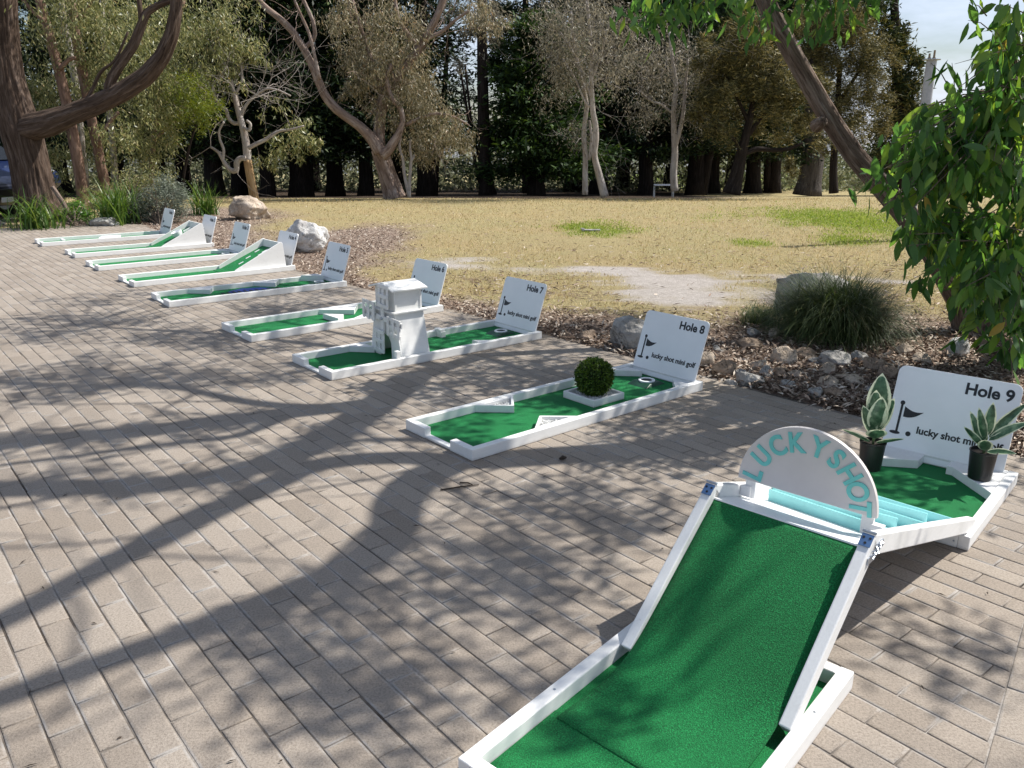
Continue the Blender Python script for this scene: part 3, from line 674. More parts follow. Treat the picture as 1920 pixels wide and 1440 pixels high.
mb = MB(); arch_panel(mb, 0, .015); arch_panel(mb, DP - .015, DP)
for s in (-1, 1):
    p = [(s * hb, 0), (s * (hb - .016), 0), (s * (ht - .016), H1), (s * ht, H1)]
    mb.add([(.0152, y, z) for y, z in p] + [(DP - .0152, y, z) for y, z in p], [(0, 1, 2, 3) if s < 0 else (3, 2, 1, 0), (7, 6, 5, 4) if s < 0 else (4, 5, 6, 7)] + [((i, 4 + i, 4 + (i + 1) % 4, (i + 1) % 4) if s < 0 else (i, (i + 1) % 4, 4 + (i + 1) % 4, 4 + i)) for i in range(4)])
mb.build('lower_body', M_white, wm, bevel=.002)
mb = MB(); mb.box(-.022, DP + .022, -.178, .178, H1 + .0005, H1 + .014); mb.build('ledge', M_white, wm, bevel=.003)
mb = MB(); z0, z1, z2, hw = H1 + .0145, .545, .578, .140
pg = [(-hw, z0), (hw, z0), (hw, z1), (0, z2), (-hw, z1)]
mb.add([(.008, y, z) for y, z in pg] + [(DP - .008, y, z) for y, z in pg], [(4, 3, 2, 1, 0), (5, 6, 7, 8, 9)] + [(i, (i + 1) % 5, 5 + (i + 1) % 5, 5 + i) for i in range(5)])
for x in (.008, DP - .026): mb.box(x, x + .018, -hw - .006, -hw - .0002, z0, z1 - .012)
mb.build('upper_house', M_white, wm, bevel=.002)
mb = MB(); ov = .036
for s in (-1, 1):
    sl = (z2 - z1) / hw; y1 = s * (hw + ov); ze = z1 - ov * sl
    p = [(0, z2 + .001), (y1, ze + .001), (y1, ze + .014), (0, z2 + .015)]
    f = [(3, 2, 1, 0), (4, 5, 6, 7)] + [(i, (i + 1) % 4, 4 + (i + 1) % 4, 4 + i) for i in range(4)]
    if s > 0: f = [t[::-1] for t in f]
    mb.add([(-.03, y, z) for y, z in p] + [(DP + .03, y, z) for y, z in p], f)
mb.build('roof', M_white, wm, bevel=.002)
def sail(ang):
    mb = MB(); Mx = Matrix.Translation((-.035, -.018, .315)) @ Matrix.Rotation(R(ang), 4, 'X')
    a0, a1, b0, b1 = .092, .275, -.105, .038                       # along the arm, across it
    for k in range(3): y = b0 + (b1 - b0 - .027) * k / 2; mb.box(-.008, 0, y, y + .027, a0, a1, Mx)
    for k in range(3): z = a0 + (a1 - a0 - .030) * k / 2; mb.box(-.0155, -.0082, b0 - .004, b1 + .004, z, z + .030, Mx)
    return mb
for an in (3, 93, 183, 273):
    mb = sail(an); mb.build('sail', M_white, wm, bevel=.0015, segs=1)
mb = MB(); Mx = Matrix.Translation((-.022, -.018, .315)) @ Matrix.Rotation(R(3), 4, 'X')
mb.box(-.012, 0, -.02, .02, -.28, .28, Mx); mb.box(-.0123, .0005, -.28, -.0202, -.02, .02, Mx); mb.box(-.0123, .0005, .0202, .28, -.02, .02, Mx)
mb.build('sail_arms', M_white, wm, bevel=.0015, segs=1)
mb = MB(); mb.lathe([(.001, -.016), (.012, -.014), (.012, .05), (.001, .05)], 12, Matrix.Translation((-.035, -.018, .315)) @ Matrix.Rotation(R(90), 4, 'Y')); mb.build('hub', M_steel, wm)
# ------------------------------------------------------------------ hole 9: folding bridge between two trays
T9 = (-.149, 1.843); r9 = empty('mini_golf_hole', (*T9, .001), 0, 'large near mini golf hole with a tall green ramp and arched sign', 'mini golf hole', 'white framed mini golf holes on the paving')
def fr(x, y, deg): return Matrix.Translation((x - T9[0], y - T9[1], 0)) @ Matrix.Rotation(R(deg), 4, 'Z')
def child(mb, name, mats, Mx, parent=None, **k):
    o = mb.build(name, mats, parent or r9, **k)
    if parent is None: o.matrix_local = Mx
    return o
MA = fr(-.149, 1.843, 49.0); WA, LA = .685, 1.092
child(frame_mb(WA, LA, notch=False), 'front_frame', M_white, MA, bevel=.005, segs=3)
mb = MB(); mb.box(TR, LA - TR, -WA + TR, -TR, .003, .013); child(mb, 'turf', M_turf, MA)
mb = MB(); mb.box(TR + .002, .372, -WA + TR + .003, -TR - .003, .0145, .021); child(mb, 'turf_strip', M_turf, MA, bevel=.002)
MBk = fr(1.932, 3.118, 48.5); WB, LB = .685, .93
def fr_left(mb):                                       # frame_mb runs to the right of its origin; the back tray's origin is its right corner
    return mb
mbb = frame_mb(WB, LB, notch=False); child(mbb, 'back_frame', M_white, MBk @ Matrix.Translation((0, WB, 0)), bevel=.005, segs=3)
mb = MB(); mb.box(TR, LB - TR, -WB + TR, -TR, .003, .013); child(mb, 'turf', M_turf, MBk @ Matrix.Translation((0, WB, 0)))
mb = MB(); tri(mb, [(.575, .0462), (.883, .0462), (.80, .27)], .0135, .060); mb.prism([(.80, .2705), (.883, .05), (.883, .30), (.80, .30)][0:4], .0135, .0597); child(mb, 'corner_block', M_white, MBk, bevel=.0025)
mb = MB(); mb.prism([(.655, WB - .0462), (.78, .43), (.883, .43), (.883, WB - .0462)], .0135, .060); child(mb, 'corner_block', M_white, MBk, bevel=.0025)
mb = MB()
for x, y in ((.022, -.12), (.022, -.56), (.40, -.022), (.86, -.022), (.30, -WA + .022), (.82, -WA + .022)): mb.lathe([(.0004, HF + .0004), (.0045, HF + .0004), (.0052, HF - .001)], 10, Matrix.Translation((x, y, 0)))
child(mb, 'screw_heads', M_steel, MA)
mb = MB()
for y, z in ((.06, .030), (.14, .036), (.60, .03)): mb.lathe([(.0004, .0006), (.0040, .0006), (.0046, -.001)], 10, Matrix.Translation((-.0002, y, z)) @ Matrix.Rotation(R(-90), 4, 'Y'))
child(mb, 'screw_heads', M_steel, MBk)
bd = sign_board(r9, 9, 0, 0); st, ct = math.sin(R(18.5)), math.cos(R(18.5))
bd.matrix_local = MBk @ Matrix(((0, st, -ct, .875), (-1, 0, 0, WB / 2 + .015), (0, ct, st, .02), (0, 0, 0, 1))) @ Matrix.Diagonal((1.05, 1.06, 1, 1))
AX = 46.5; MR = fr(.915, 2.505, AX)
T0, T1, E1 = np.array([-.493, .070]), np.array([0, .5]), np.array([1.277, .100])
nu = np.array([-(T1 - T0)[1], (T1 - T0)[0]]); nu /= np.linalg.norm(nu); nd = np.array([(T1 - E1)[1], (E1 - T1)[0]]); nd /= np.linalg.norm(nd)
for y0, y1 in ((.259, .297), (-.297, -.259)):
    mb = MB(); xz(mb, [tuple(T0), tuple(T1 - (0.004, 0.0035)), tuple(T1 - nu * .058 - (0.004, 0.0035)), tuple(T0 - nu * .050)], y0, y1); child(mb, 'up_rail', M_white, MR, bevel=.004)
    mb = MB(); xz(mb, [tuple(T1 + (.004, -.0012)), tuple(E1), tuple(E1 - nd * .062), tuple(T1 - nd * .070 + (.004, 0))], y0, y1); child(mb, 'down_rail', M_white, MR, bevel=.004)
dk0, dk1 = T1 - nd * .048, E1 - nd * .048
mb = MB(); xz(mb, [tuple(dk0 + (.004, 0)), tuple(dk1), tuple(dk1 - nd * .012), tuple(dk0 - nd * .012 + (.004, 0))], -.2585, .2585); child(mb, 'down_deck', M_board, MR, bevel=.002)
# carpet: one sheet that droops from the top edge into the front tray
cp = [(-.865, .0225), (-.78, .0175), (-.70, .0178), (-.62, .024), (-.55, .040), (-.48, .068), (-.42, .108), (-.36, .156)]
for k in range(1, 9): t = k / 8; cp.append((-.36 + (.360 - .006) * t, .156 + (.4500 - .156) * t))
CPX = np.array(cp); nS = 40; tt = np.r_[0, np.cumsum(np.linalg.norm(np.diff(CPX, axis=0), axis=1))]; uu = np.linspace(0, tt[-1], nS)
CX, CZ = np.interp(uu, tt, CPX[:, 0]), np.interp(uu, tt, CPX[:, 1])
for _ in range(2): CX[1:-1] = (CX[:-2] + 2 * CX[1:-1] + CX[2:]) / 4; CZ[1:-1] = (CZ[:-2] + 2 * CZ[1:-1] + CZ[2:]) / 4
V = []; Fc = []; nT = 15
for i in range(nS):
    for j in range(nT):
        y = .2575 - .515 * j / (nT - 1); low = max(0, 1 - (CX[i] + .87) / .5)
        z = CZ[i] + .004 * low * math.sin(j * .9 + i * .3) * (0 < i)
        V.append((CX[i], y * (1 - .0 * low), z))
for i in range(nS - 1):
    for j in range(nT - 1): a = i * nT + j; Fc.append((a, a + 1, a + nT + 1, a + nT))
me = bpy.data.meshes.new('ramp_carpet'); me.from_pydata(V, [], Fc)
o = link('ramp_carpet', me, M_turf, r9, smooth=True); o.matrix_local = MR
so_ = o.modifiers.new('thickness', 'SOLIDIFY'); so_.thickness = .005; so_.offset = 0
mb = MB(); xz(mb, [(-.36, .140), (-.008, .434), (-.008, .425), (-.35, .138)], -.2585, .2585); child(mb, 'up_deck', M_white, MR)
# aqua slats: steps across the down ramp
sx = (E1 - T1)[1] / (E1 - T1)[0]
def deck_z(x): return dk0[1] + (x - dk0[0]) * sx
for x0, ya, x1, yb in ((.31, .20, .235, -.2575), (.46, .2575, .56, -.19), (.74, .20, .66, -.2575), (.95, .2575, .98, -.18), (1.13, .20, 1.06, -.2575)):
    mb = MB(); dx, dy = x1 - x0, yb - ya; ln = math.hypot(dx, dy); nx_, ny_ = dy / ln * .011, -dx / ln * .011
    pts = [(x0 - nx_, ya - ny_), (x1 - nx_, yb - ny_), (x1 + nx_, yb + ny_), (x0 + nx_, ya + ny_)]
    mb.add([(x, y, deck_z(x) + .0008) for x, y in pts] + [(x, y, deck_z(x) + .047) for x, y in pts], [(0, 1, 2, 3), (7, 6, 5, 4)] + [(i, 4 + i, 4 + (i + 1) % 4, (i + 1) % 4) for i in range(4)])
    child(mb, 'aqua_slat', M_aqua, MR, bevel=.0015, segs=1)
# arched sign with raised letters on two legs
AR, AXX, AZ = .252, .175, .475
mb = MB(); pts = [(AR * math.cos(math.pi * k / 40), AR * math.sin(math.pi * k / 40)) for k in range(41)]
mb.prism(pts, -.009, .009)
MS = MR @ Matrix(((0, 0, -1, AXX), (-1, 0, 0, .012), (0, 1, 0, AZ), (0, 0, 0, 1)))
arch = child(mb, 'arch_sign', plain('arch_white', (.66, .62, .60), .45, var=.03), MS, bevel=.002)
V_all = []; F_all = []
for ch, an in zip('LUCKYSHOT', (170, 147, 124.5, 102, 79.5, 60, 41.5, 23, 6.5)):
    V, Fq, w = text_mesh(ch, cap=.073, bold=.028); V[:, 0] -= w / 2; V[:, 0] *= .87
    b = np.zeros_like(V); rr_ = AR * .80 - .038; t = R(an - 90)
    b[:, 0] = V[:, 0] * math.cos(t) - (V[:, 1] + rr_) * math.sin(t); b[:, 1] = V[:, 0] * math.sin(t) + (V[:, 1] + rr_) * math.cos(t)
    o0 = len(V_all); V_all += [tuple(q) for q in b]; F_all += [[i + o0 for i in f] for f in Fq]
me = thick(V_all, F_all, .0092, .0135); link('arch_lettering', me, M_teal, arch)
for y in (.222, -.205):
    mb = MB(); mb.box(AXX + .0095, AXX + .026, y - .02, y + .02, deck_z(AXX) + .004, AZ + .05)
    child(mb, 'sign_leg', M_white, MR, bevel=.002)
for y0, y1 in ((.218, .2585), (-.2585, -.218)):
    mb = MB(); mb.box(AXX + .004, AXX + .034, y0, y1, deck_z(AXX) + .006, deck_z(AXX) + .05); child(mb, 'leg_block', M_white, MR, bevel=.002)
for y in (.278, -.278):
    ang = math.atan2(T1[1] - T0[1], T1[0] - T0[0]); Mh = Matrix.Translation((-.002, y, .4995)) @ Matrix.Rotation(-ang, 4, 'Y')
    mb = MB(); mb.box(-.048, -.004, -.0185, .0185, .0015, .0035, Mh); h = child(mb, 'hinge', M_bluezinc, MR, bevel=.0006, segs=1)
    k_ = MB(); k_.tube([(0, y - .021, .5035), (0, y + .021, .5035)], [.0045, .0045], 10); k_.build('hinge_pin', M_steel, h)
    for hx, hy in ((-.018, -.010), (-.018, .010), (-.036, 0)):
        k_ = MB(); k_.lathe([(.0003, .0046), (.0042, .0046), (.0042, .003)], 10, Mh @ Matrix.Translation((hx, hy, 0))); k_.build('screw', M_dark, h)
mb = MB()
for q in range(5):
    x = -.03 + .013 * q; z = .437 + .0035 * q + .012 * math.sin(q * 2.3); mb.tube([(x, -.299, z), (x + .006, -.312, z + .010), (x + .014, -.304, z + .016)], [.0025, .004, .0025], 8)
mb.box(-.05, .005, -.301, -.2975, .415, .437); mb.box(.015, .07, -.301, -.2975, .437, .462); mb.tube([(-.03, -.306, .43), (.05, -.306, .458)], [.003, .003], 8)
child(mb, 'latch', M_steel, MR)
# ------------------------------------------------------------------ potted plants on hole 9
def var_leaf_mat():
    M = Mat('variegated_leaf'); A = M.node('ShaderNodeAttribute', attribute_name='edge').outputs['Fac']
    n = M.noise(M.coord(), 40, 3, .6); x = M.math('ADD', A, M.math('MULTIPLY', M.math('SUBTRACT', n, .5), .35))
    green = M.ramp(M.noise(M.coord(), 22, 4, .6), [(.35, (.018, .055, .028)), (.52, (.05, .115, .062)), (.66, (.15, .24, .145))])
    c = M.mix(M.ramp(x, [(.68, (0, 0, 0)), (.80, (1, 1, 1))]), green, (.62, .66, .48)); M.color(c); M.rough(.33, .5)
    t = M.node('ShaderNodeBsdfTranslucent'); M.l(c, t.inputs['Color']); mx = M.node('ShaderNodeMixShader'); mx.inputs[0].default_value = .22
    M.l(M.b.outputs[0], mx.inputs[1]); M.l(t.outputs[0], mx.inputs[2]); M.l(mx.outputs[0], M.out.inputs[0]); return M.m
M_var = var_leaf_mat()
def big_leaf(parent, base, az, elev, ln, wd, curl, roll=0):
    NU, NV = 12, 7; V = []; E = []
    p = np.array(base, float); el = elev; d = np.array([math.cos(az), math.sin(az)])
    side = np.array([-d[1], d[0], 0.])
    pts = [p]
    for i in range(NU - 1):
        s = ln / (NU - 1); p = p + np.array([d[0] * math.cos(el), d[1] * math.cos(el), math.sin(el)]) * s; pts.append(p); el -= curl / (NU - 1)
    for i, p in enumerate(pts):
        u = i / (NU - 1); w = wd * (max(0, (u - .10) / .9) ** .55) * ((1 - u) ** .85) * 2.15 + .0018
        t = pts[min(i + 1, NU - 1)] - pts[max(i - 1, 0)]; t /= np.linalg.norm(t); nn = np.cross(t, side)
        sd_ = side * math.cos(roll) + nn * math.sin(roll); n2 = np.cross(t, sd_)
        for j in range(NV):
            v = -1 + 2 * j / (NV - 1); V.append(tuple(p + sd_ * v * w / 2 - n2 * (.16 * w * (1 - abs(v))) )); E.append(abs(v) if u < .88 else max(abs(v), (u - .8) * 5))
    Fc = [(i * NV + j, i * NV + j + 1, (i + 1) * NV + j + 1, (i + 1) * NV + j) for i in range(NU - 1) for j in range(NV - 1)]
    me = bpy.data.meshes.new('leaf'); me.from_pydata(V, [], Fc); a = me.attributes.new('edge', 'FLOAT', 'POINT'); a.data.foreach_set('value', np.array(E, np.float32))
    return link('leaf', me, M_var, parent, smooth=True)
def potted(x, y, z, label, leaves):
    r = empty('potted_plant', (x, y, z), 0, label, 'potted plant', 'potted plants in the corners of hole 9')
    mb = MB(); mb.lathe([(.001, 0), (.052, 0), (.061, .138), (.064, .14), (.064, .148), (.059, .148), (.057, .13), (.001, .128)], 36); mb.build('pot', M_pot, r, smooth=False, bevel=.0015)
    mb = MB(); mb.lathe([(.001, .131), (.03, .134), (.0565, .1305)], 20); mb.build('soil', M_soil, r)
    mb = MB(); mb.tube([(0, 0, .12), (.003, .002, .20), (0, 0, .26)], [.007, .006, .004], 8); mb.build('stem', plain('green_stem', (.16, .22, .10), .5), r, smooth=True)
    for az, el, ln, wd, cu, h, ro in leaves: big_leaf(r, (0, 0, .135 + h), R(az), R(el), ln, wd, cu, R(ro))
def locB(x, y):
    q = MBk @ Vector((x, y, 0)); return q.x + T9[0], q.y + T9[1]
potted(*locB(.735, .135), .0615, 'variegated plant in a black pot, in front of the sign lettering of hole 9',
    [(150, 68, .20, .060, .15, .02, 75), (190, 72, .20, .055, .1, .05, 50), (-20, 62, .26, .060, .25, .06, 70), (-35, 52, .22, .058, .45, .05, 65), (240, 58, .15, .085, .6, .0, 0), (-30, 24, .14, .060, .6, .0, 20), (243, 80, .205, .070, .05, .07, 0), (165, 50, .15, .05, .2, .02, 60)])
potted(*locB(.50, .585), .0615 if True else 0, 'variegated plant in a black pot half hidden behind the arched sign',
    [(243, 88, .27, .145, -.1, .10, 0), (225, 82, .24, .130, .15, .06, 0), (255, 76, .23, .125, .1, .05, 5), (-20, 72, .21, .09, .05, .05, 60), (255, 50, .17, .125, .5, .02, 0), (160, 30, .165, .095, .35, .0, 30), (-30, 28, .15, .090, .3, .0, -30), (180, 72, .19, .095, .2, .03, 40)])

# ------------------------------------------------------------------ plants: leaves, crowns, limbs
def leaves(name, P, mat, parent, Lm=(.12, .18), Wm=(.03, .04), droop=.8, up=0, k=.12):
    n = len(P); D = rng.normal(0, 1, (n, 3)); D[:, 2] = D[:, 2] * .6 - droop * 1.6 + up; D = unit(D)
    N = unit(np.cross(D, rng.normal(0, 1, (n, 3))))
    return link(name, np_mesh(name, quads(P, D, N, rng.uniform(*Lm, n), rng.uniform(*Wm, n), k), 0), mat, parent)
def clumps(blobs, Y, dz=1.0, per=34, spread=.16, fill=.55):
    """foliage points: blobs seen at (px,py) with a radius in px, at about Y metres"""
    out = []
    for b in blobs:
        px, py, rp, n = b[:4]; asp = b[4] if len(b) > 4 else 1.0
        Rm = rp / F * Y; c = at(px, py, Y + rng.uniform(-.4, .4) * Rm)
        K = max(2, n // per); u = unit(rng.normal(0, 1, (K, 3))) * (rng.random(K)[:, None] ** fill)
        cc = c + u * np.array([Rm, Rm * dz, Rm * asp])
        s = Rm * spread
        idx = rng.integers(0, K, n); sz = rng.uniform(.6, 1.5, K)[idx][:, None]
        out.append(cc[idx] + rng.normal(0, 1, (n, 3)) * s * sz * np.array([1, 1, 1.15]))
    return np.concatenate(out)
def limb(mb, pxs, Y, n=8, wob=.12, seg=None, ridge=0):
    """limb given as (px,py,half width px[,depth])"""
    P = []; r = []
    for q in pxs:
        y = q[3] if len(q) > 3 else Y
        P.append(at(q[0], q[1], y)); r.append(q[2] / F * y)
    Q, rr_ = resample(P, r, seg or max(6, len(P) * 4)); mb.tube(Q, rr_, n, wob=wob, ridge=ridge); return Q
def twigs(mb, p, d, ln, r, depth, g):
    pts = [np.array(p)]; d = np.array(d, float)
    for i in range(4):
        d = unit(d + g.normal(0, .22, 3)); pts.append(pts[-1] + d * ln / 4)
    mb.tube(pts, np.linspace(r, r * .55, 5), 4 if r < .02 else 5, cap=False)
    if depth:
        for k in range(g.integers(2, 4)):
            i = g.integers(1, 5); twigs(mb, pts[i], unit(d + g.normal(0, .75, 3) + [0, 0, .1]), ln * g.uniform(.5, .75), r * .5, depth - 1, g)
def tree(name, label, base, group=None):
    b = np.array(base, float); return empty(name, tuple(b), 0, label, 'tree', group)
def finish(o, root):                                # meshes were made in world space; hang them on the tree's base
    o.parent = root; o.location = -Vector(root.location); return o

# ---- the leaning stringybark over the bed: its limbs reach over the paving and shade it
cot = 1 / math.tan(R(SUN_EL)); sh = np.array([math.cos(R(SUN_AZ)), math.sin(R(SUN_AZ))]) * cot
def over(x, y, h): return np.array([x + sh[0] * h, y + sh[1] * h, h])     # a point h above the spot whose shadow it throws
lt = tree('leaning_gum_tree', 'leaning eucalyptus with rough grey brown trunk bending over the stone bed at right', (4.17, 7.19, -.03))
mb = MB()
tk = [(4.17, 7.19, -.1), (4.05, 7.18, .25)] + [tuple(at(px, py, 7.12)) for px, py in ((1745, 462), (1690, 393), (1648, 345), (1600, 290), (1565, 240), (1530, 180), (1490, 110), (1450, 35), (1425, -20))]
tk += [tuple(over(-.40, 6.15, 3.15)), tuple(over(-.72, 5.77, 3.5))]
tr_ = [.17, .14, .10, .086, .079, .075, .072, .070, .067, .066, .066, .075, .090]
Q, rq = resample(tk, tr_, 150); mb.tube(Q, rq, 80, wob=.16, ridge=.10)
LIMBS = []
def L3(pts, r0, r1):
    P = [over(*p) if len(p) == 3 else np.array(p[:3]) for p in pts]; Q, q = resample(P, np.linspace(r0, r1, len(P)), len(P) * 5); mb.tube(Q, q, 8, wob=.1); LIMBS.append(Q)
L3([(-.72, 5.77, 3.5), (-.86, 5.14, 3.8), (-1.05, 4.54, 4.3), (-1.18, 4.26, 4.6), (-1.42, 3.97, 4.9), (-1.76, 3.80, 5.2), (-2.17, 3.78, 5.5), (-2.6, 3.75, 5.8), (-3.4, 3.8, 6.4)], .13, .095)
L3([(-.86, 5.14, 3.8), (-1.32, 4.97, 4.2), (-1.84, 4.77, 4.6), (-2.24, 4.58, 4.9), (-2.61, 4.5, 5.2), (-2.95, 4.35, 5.5), (-3.8, 4.3, 6.2)], .125, .10)
L3([(-1.05, 5.06, 4.0), (-1.45, 5.05, 4.3), (-1.8, 5.17, 4.6), (-2.15, 5.38, 4.9), (-2.5, 5.55, 5.2), (-3.1, 5.5, 5.6), (-4.2, 5.7, 6.2)], .065, .025)
L3([(-1.38, 4.9, 4.25), (-1.6, 4.5, 4.5), (-2.01, 4.37, 4.8), (-2.38, 4.21, 5.1), (-2.75, 4.06, 5.4)], .042, .025)
L3([(-2.1, 3.78, 5.45), (-2.3, 3.6, 5.8), (-2.6, 3.45, 6.1)], .03, .012)
SEC = [np.array(p) for p in ((4.17, 7.19, .02), (4.65, 6.95, .7), (4.95, 6.35, 1.6), (4.45, 5.65, 2.6), (3.45, 5.2, 3.3), (2.75, 5.15, 3.85))] + [over(*p) for p in ((-.18, 4.25, 4.0), (-.34, 4.08, 4.15), (-.50, 3.86, 4.3), (-.56, 3.58, 4.5), (-.52, 3.34, 4.7), (-.59, 3.09, 4.9), (-.72, 2.92, 5.1), (-.86, 2.79, 5.3), (-1.02, 2.65, 5.5), (-1.16, 2.52, 5.7), (-1.7, 2.1, 6.2))]
Q, q = resample(SEC, np.linspace(.16, .06, len(SEC)), 90); mb.tube(Q, q, 12, wob=.12); LIMBS.append(Q[30:])
L3([(-.30, 4.12, 4.12), (-.55, 4.18, 4.25), (-.83, 4.16, 4.4), (-1.08, 4.06, 4.6), (-1.24, 3.78, 4.8), (-1.43, 3.46, 5.1), (-1.54, 3.22, 5.3), (-1.67, 3.00, 5.5), (-1.77, 2.76, 5.7), (-1.88, 2.55, 5.9), (-2.3, 2.1, 6.3)], .105, .06)
L3([(-.16, 4.3, 4.0), (-.5, 4.45, 4.5), (-.9, 4.45, 5.0), (-1.2, 4.25, 5.3)], .05, .02)
L3([(.5, 4.9, 3.3), (.35, 5.5, 3.6), (-.1, 6.2, 4.0), (-1.2, 6.9, 4.7), (-2.3, 7.6, 5.4)], .06, .02)
L3([(-.5, 6.0, 3.3), (-1.4, 6.6, 4.0), (-2.6, 7.1, 4.8), (-4.0, 7.4, 5.6)], .07, .02)
for q in LIMBS[:4] + LIMBS[5:7]:                    # side branches
    for i in range(8, len(q) - 2, 5): twigs(mb, q[i], unit(rng.normal(0, 1, 3) * [1, 1, .5] + [-.3, 0, .5]), rng.uniform(.6, 1.3), .016, 1, rng)
knot = at(1538, 228, 7.0); mb.tube([knot + [0, .07, -.03], knot + [-.0, -.04, 0], knot + [-.02, -.095, .02]], [.06, .045, .025], 9)
SHADE = [(940, 640, 200, 45, 26, 3.2, 4.2), (1000, 735, 230, 45, 26, 3.0, 4.0), (1260, 850, 120, 45, 18, 2.9, 3.2), (1050, 960, 200, 50, 14, 3.6, 4.6), (940, 1080, 180, 70, 11, 3.8, 5),
         (600, 1170, 200, 110, 8, 4.2, 5.5), (180, 620, 220, 35, 26, 4.5, 6), (350, 690, 260, 30, 26, 4.5, 6), (130, 720, 140, 30, 14, 4.5, 6), (570, 585, 150, 22, 18, 4.2, 5.5), (460, 640, 120, 20, 14, 4.2, 5.5),
         (460, 545, 190, 14, 30, 4.2, 5.5), (1130, 600, 240, 25, 14, 3.4, 4.6), (1420, 650, 150, 35, 10, 3, 4), (1500, 655, 170, 35, 18, 3.0, 3.8), (1720, 890, 120, 60, 10, 2.9, 3.4), (1250, 770, 120, 30, 9, 3.0, 3.8), (850, 800, 60, 30, 4, 4, 4.6),
         (1150, 690, 120, 30, 12, 3.2, 4.0), (1780, 1180, 110, 90, 3, 3.6, 4.6), (1060, 1330, 60, 50, 4, 4.2, 5.2), (300, 560, 250, 16, 12, 4.5, 6), (700, 1330, 200, 70, 6, 4.4, 5.6)]
AL = np.concatenate(LIMBS); pts = []
for px, py, rx, ry, n, h0, h1 in SHADE:
    for k in range(n):
        t = rng.uniform(0, 6.28); q = rng.random() ** .5
        g = G(px + rx * q * math.cos(t), py + ry * q * math.sin(t)); c = over(g[0], g[1], rng.uniform(h0, h1))
        j = np.argmin(np.linalg.norm(AL - c, axis=1)); a = AL[j]; m = (a + c) / 2 + rng.normal(0, .12, 3) + [0, 0, .12]
        mb.tube([a, m, c], [.010, .006, .003], 4, cap=False)
        n_ = rng.integers(40, 70); pts.append(c + rng.normal(0, 1, (n_, 3)) * np.array([.125, .125, .10]) * rng.uniform(.8, 1.35))
for q, k0 in ((LIMBS[0], 12), (LIMBS[1], 8)):       # short leafy shoots all along the two long limbs
    for p in q[k0:]:
        c = p + rng.normal(0, .08, 3); pts.append(c + rng.normal(0, 1, (40, 3)) * [.09, .09, .09])
finish(mb.build('trunk', M_barklean, None, smooth=True), lt)
finish(leaves('crown', np.concatenate(pts), M_gumgreen, None, (.09, .14), (.026, .040), .7), lt)
# leaves of the same tree that hang into the picture along the top
pts = []; mb = MB()
for px, py, n in ((1210, 20, 40), (1240, 60, 26), (1300, 15, 40), (1260, 10, 40), (1190, 45, 10), (1340, 10, 20), (1400, 40, 16), (1520, 30, 26), (1560, 50, 26), (1530, 10, 30), (1590, 15, 20), (1420, 70, 14), (1490, 5, 20), (1640, -10, 20), (1395, -5, 20)):
    c = at(px, py, 6.4 + rng.uniform(-.3, .3)); a = at(px + rng.uniform(-20, 60), -90, 6.6); m = (a + c) / 2 + rng.normal(0, .05, 3)
    mb.tube([a, m, c], [.007, .005, .002], 5, cap=False); pts.append(c + rng.normal(0, 1, (n, 3)) * [.085, .085, .075] + [0, 0, .05])
tb_ = MB(); tb_.tube([at(1600, -90, 6.6), at(1450, -100, 6.65), at(1300, -90, 6.6), at(1180, -80, 6.5)], [.02, .018, .014, .008], 6); tb_.v += []; 
finish(leaves('hanging_leaves', np.concatenate(pts), M_gumgreen, None, (.10, .16), (.035, .052), .9), lt)
o_ = MB(); o_.v = list(mb.v); o_.f = list(mb.f); o_.mi = list(mb.mi); base_n = len(o_.v); o_.v += tb_.v; o_.f += [tuple(i + base_n for i in f) for f in tb_.f]; o_.mi += tb_.mi; o_.t = dict(mb.t); o_.t.update({k + base_n: v for k, v in tb_.t.items()})
finish(o_.build('twigs', M_twig, None, smooth=True), lt)

# ---- big leaved shrubby gum at the right edge
rg = tree('leafy_gum_sapling', 'bushy young gum with broad glossy green leaves filling the right edge', (4.15, 6.35, -.03))
mb = MB(); pts = []
stems = [[(4.15, 6.35, -.05), (4.0, 6.2, .8), (3.75, 6.0, 1.5), (3.45, 5.8, 1.95)], [(4.15, 6.35, -.05), (4.25, 6.15, 1.0), (4.2, 6.0, 2.0), (4.1, 5.9, 2.9)], [(4.2, 6.35, -.05), (4.5, 6.2, .9), (4.6, 5.8, 1.7), (4.3, 5.4, 2.2)],
         [(4.15, 6.3, 0), (3.85, 6.1, .55), (3.6, 5.95, .85)]]
STP = []
for st_ in stems:
    Q, q = resample(st_, np.linspace(.032, .010, len(st_)), 16); mb.tube(Q, q, 7, wob=.1); STP.append(Q[3:])
STP = np.concatenate(STP)
RB = [(1705, 240, 50, 70), (1790, 230, 75, 170), (1880, 220, 70, 190), (1665, 300, 40, 50), (1735, 330, 70, 160), (1840, 330, 80, 210), (1910, 330, 60, 160), (1710, 400, 40, 50), (1790, 420, 75, 180), (1880, 430, 80, 210),
      (1735, 470, 35, 36), (1800, 510, 48, 76), (1880, 520, 60, 140), (1860, 590, 42, 50), (1910, 610, 50, 80), (1900, 680, 30, 24), (1870, 100, 50, 70), (1910, 40, 45, 76), (1835, 165, 45, 44), (1912, 790, 14, 10), (1880, 160, 55, 80), (1805, 600, 35, 26), (1625, 320, 14, 9), (1605, 345, 8, 6), (1650, 385, 22, 16), (1700, 440, 35, 40), (1720, 520, 26, 20)]
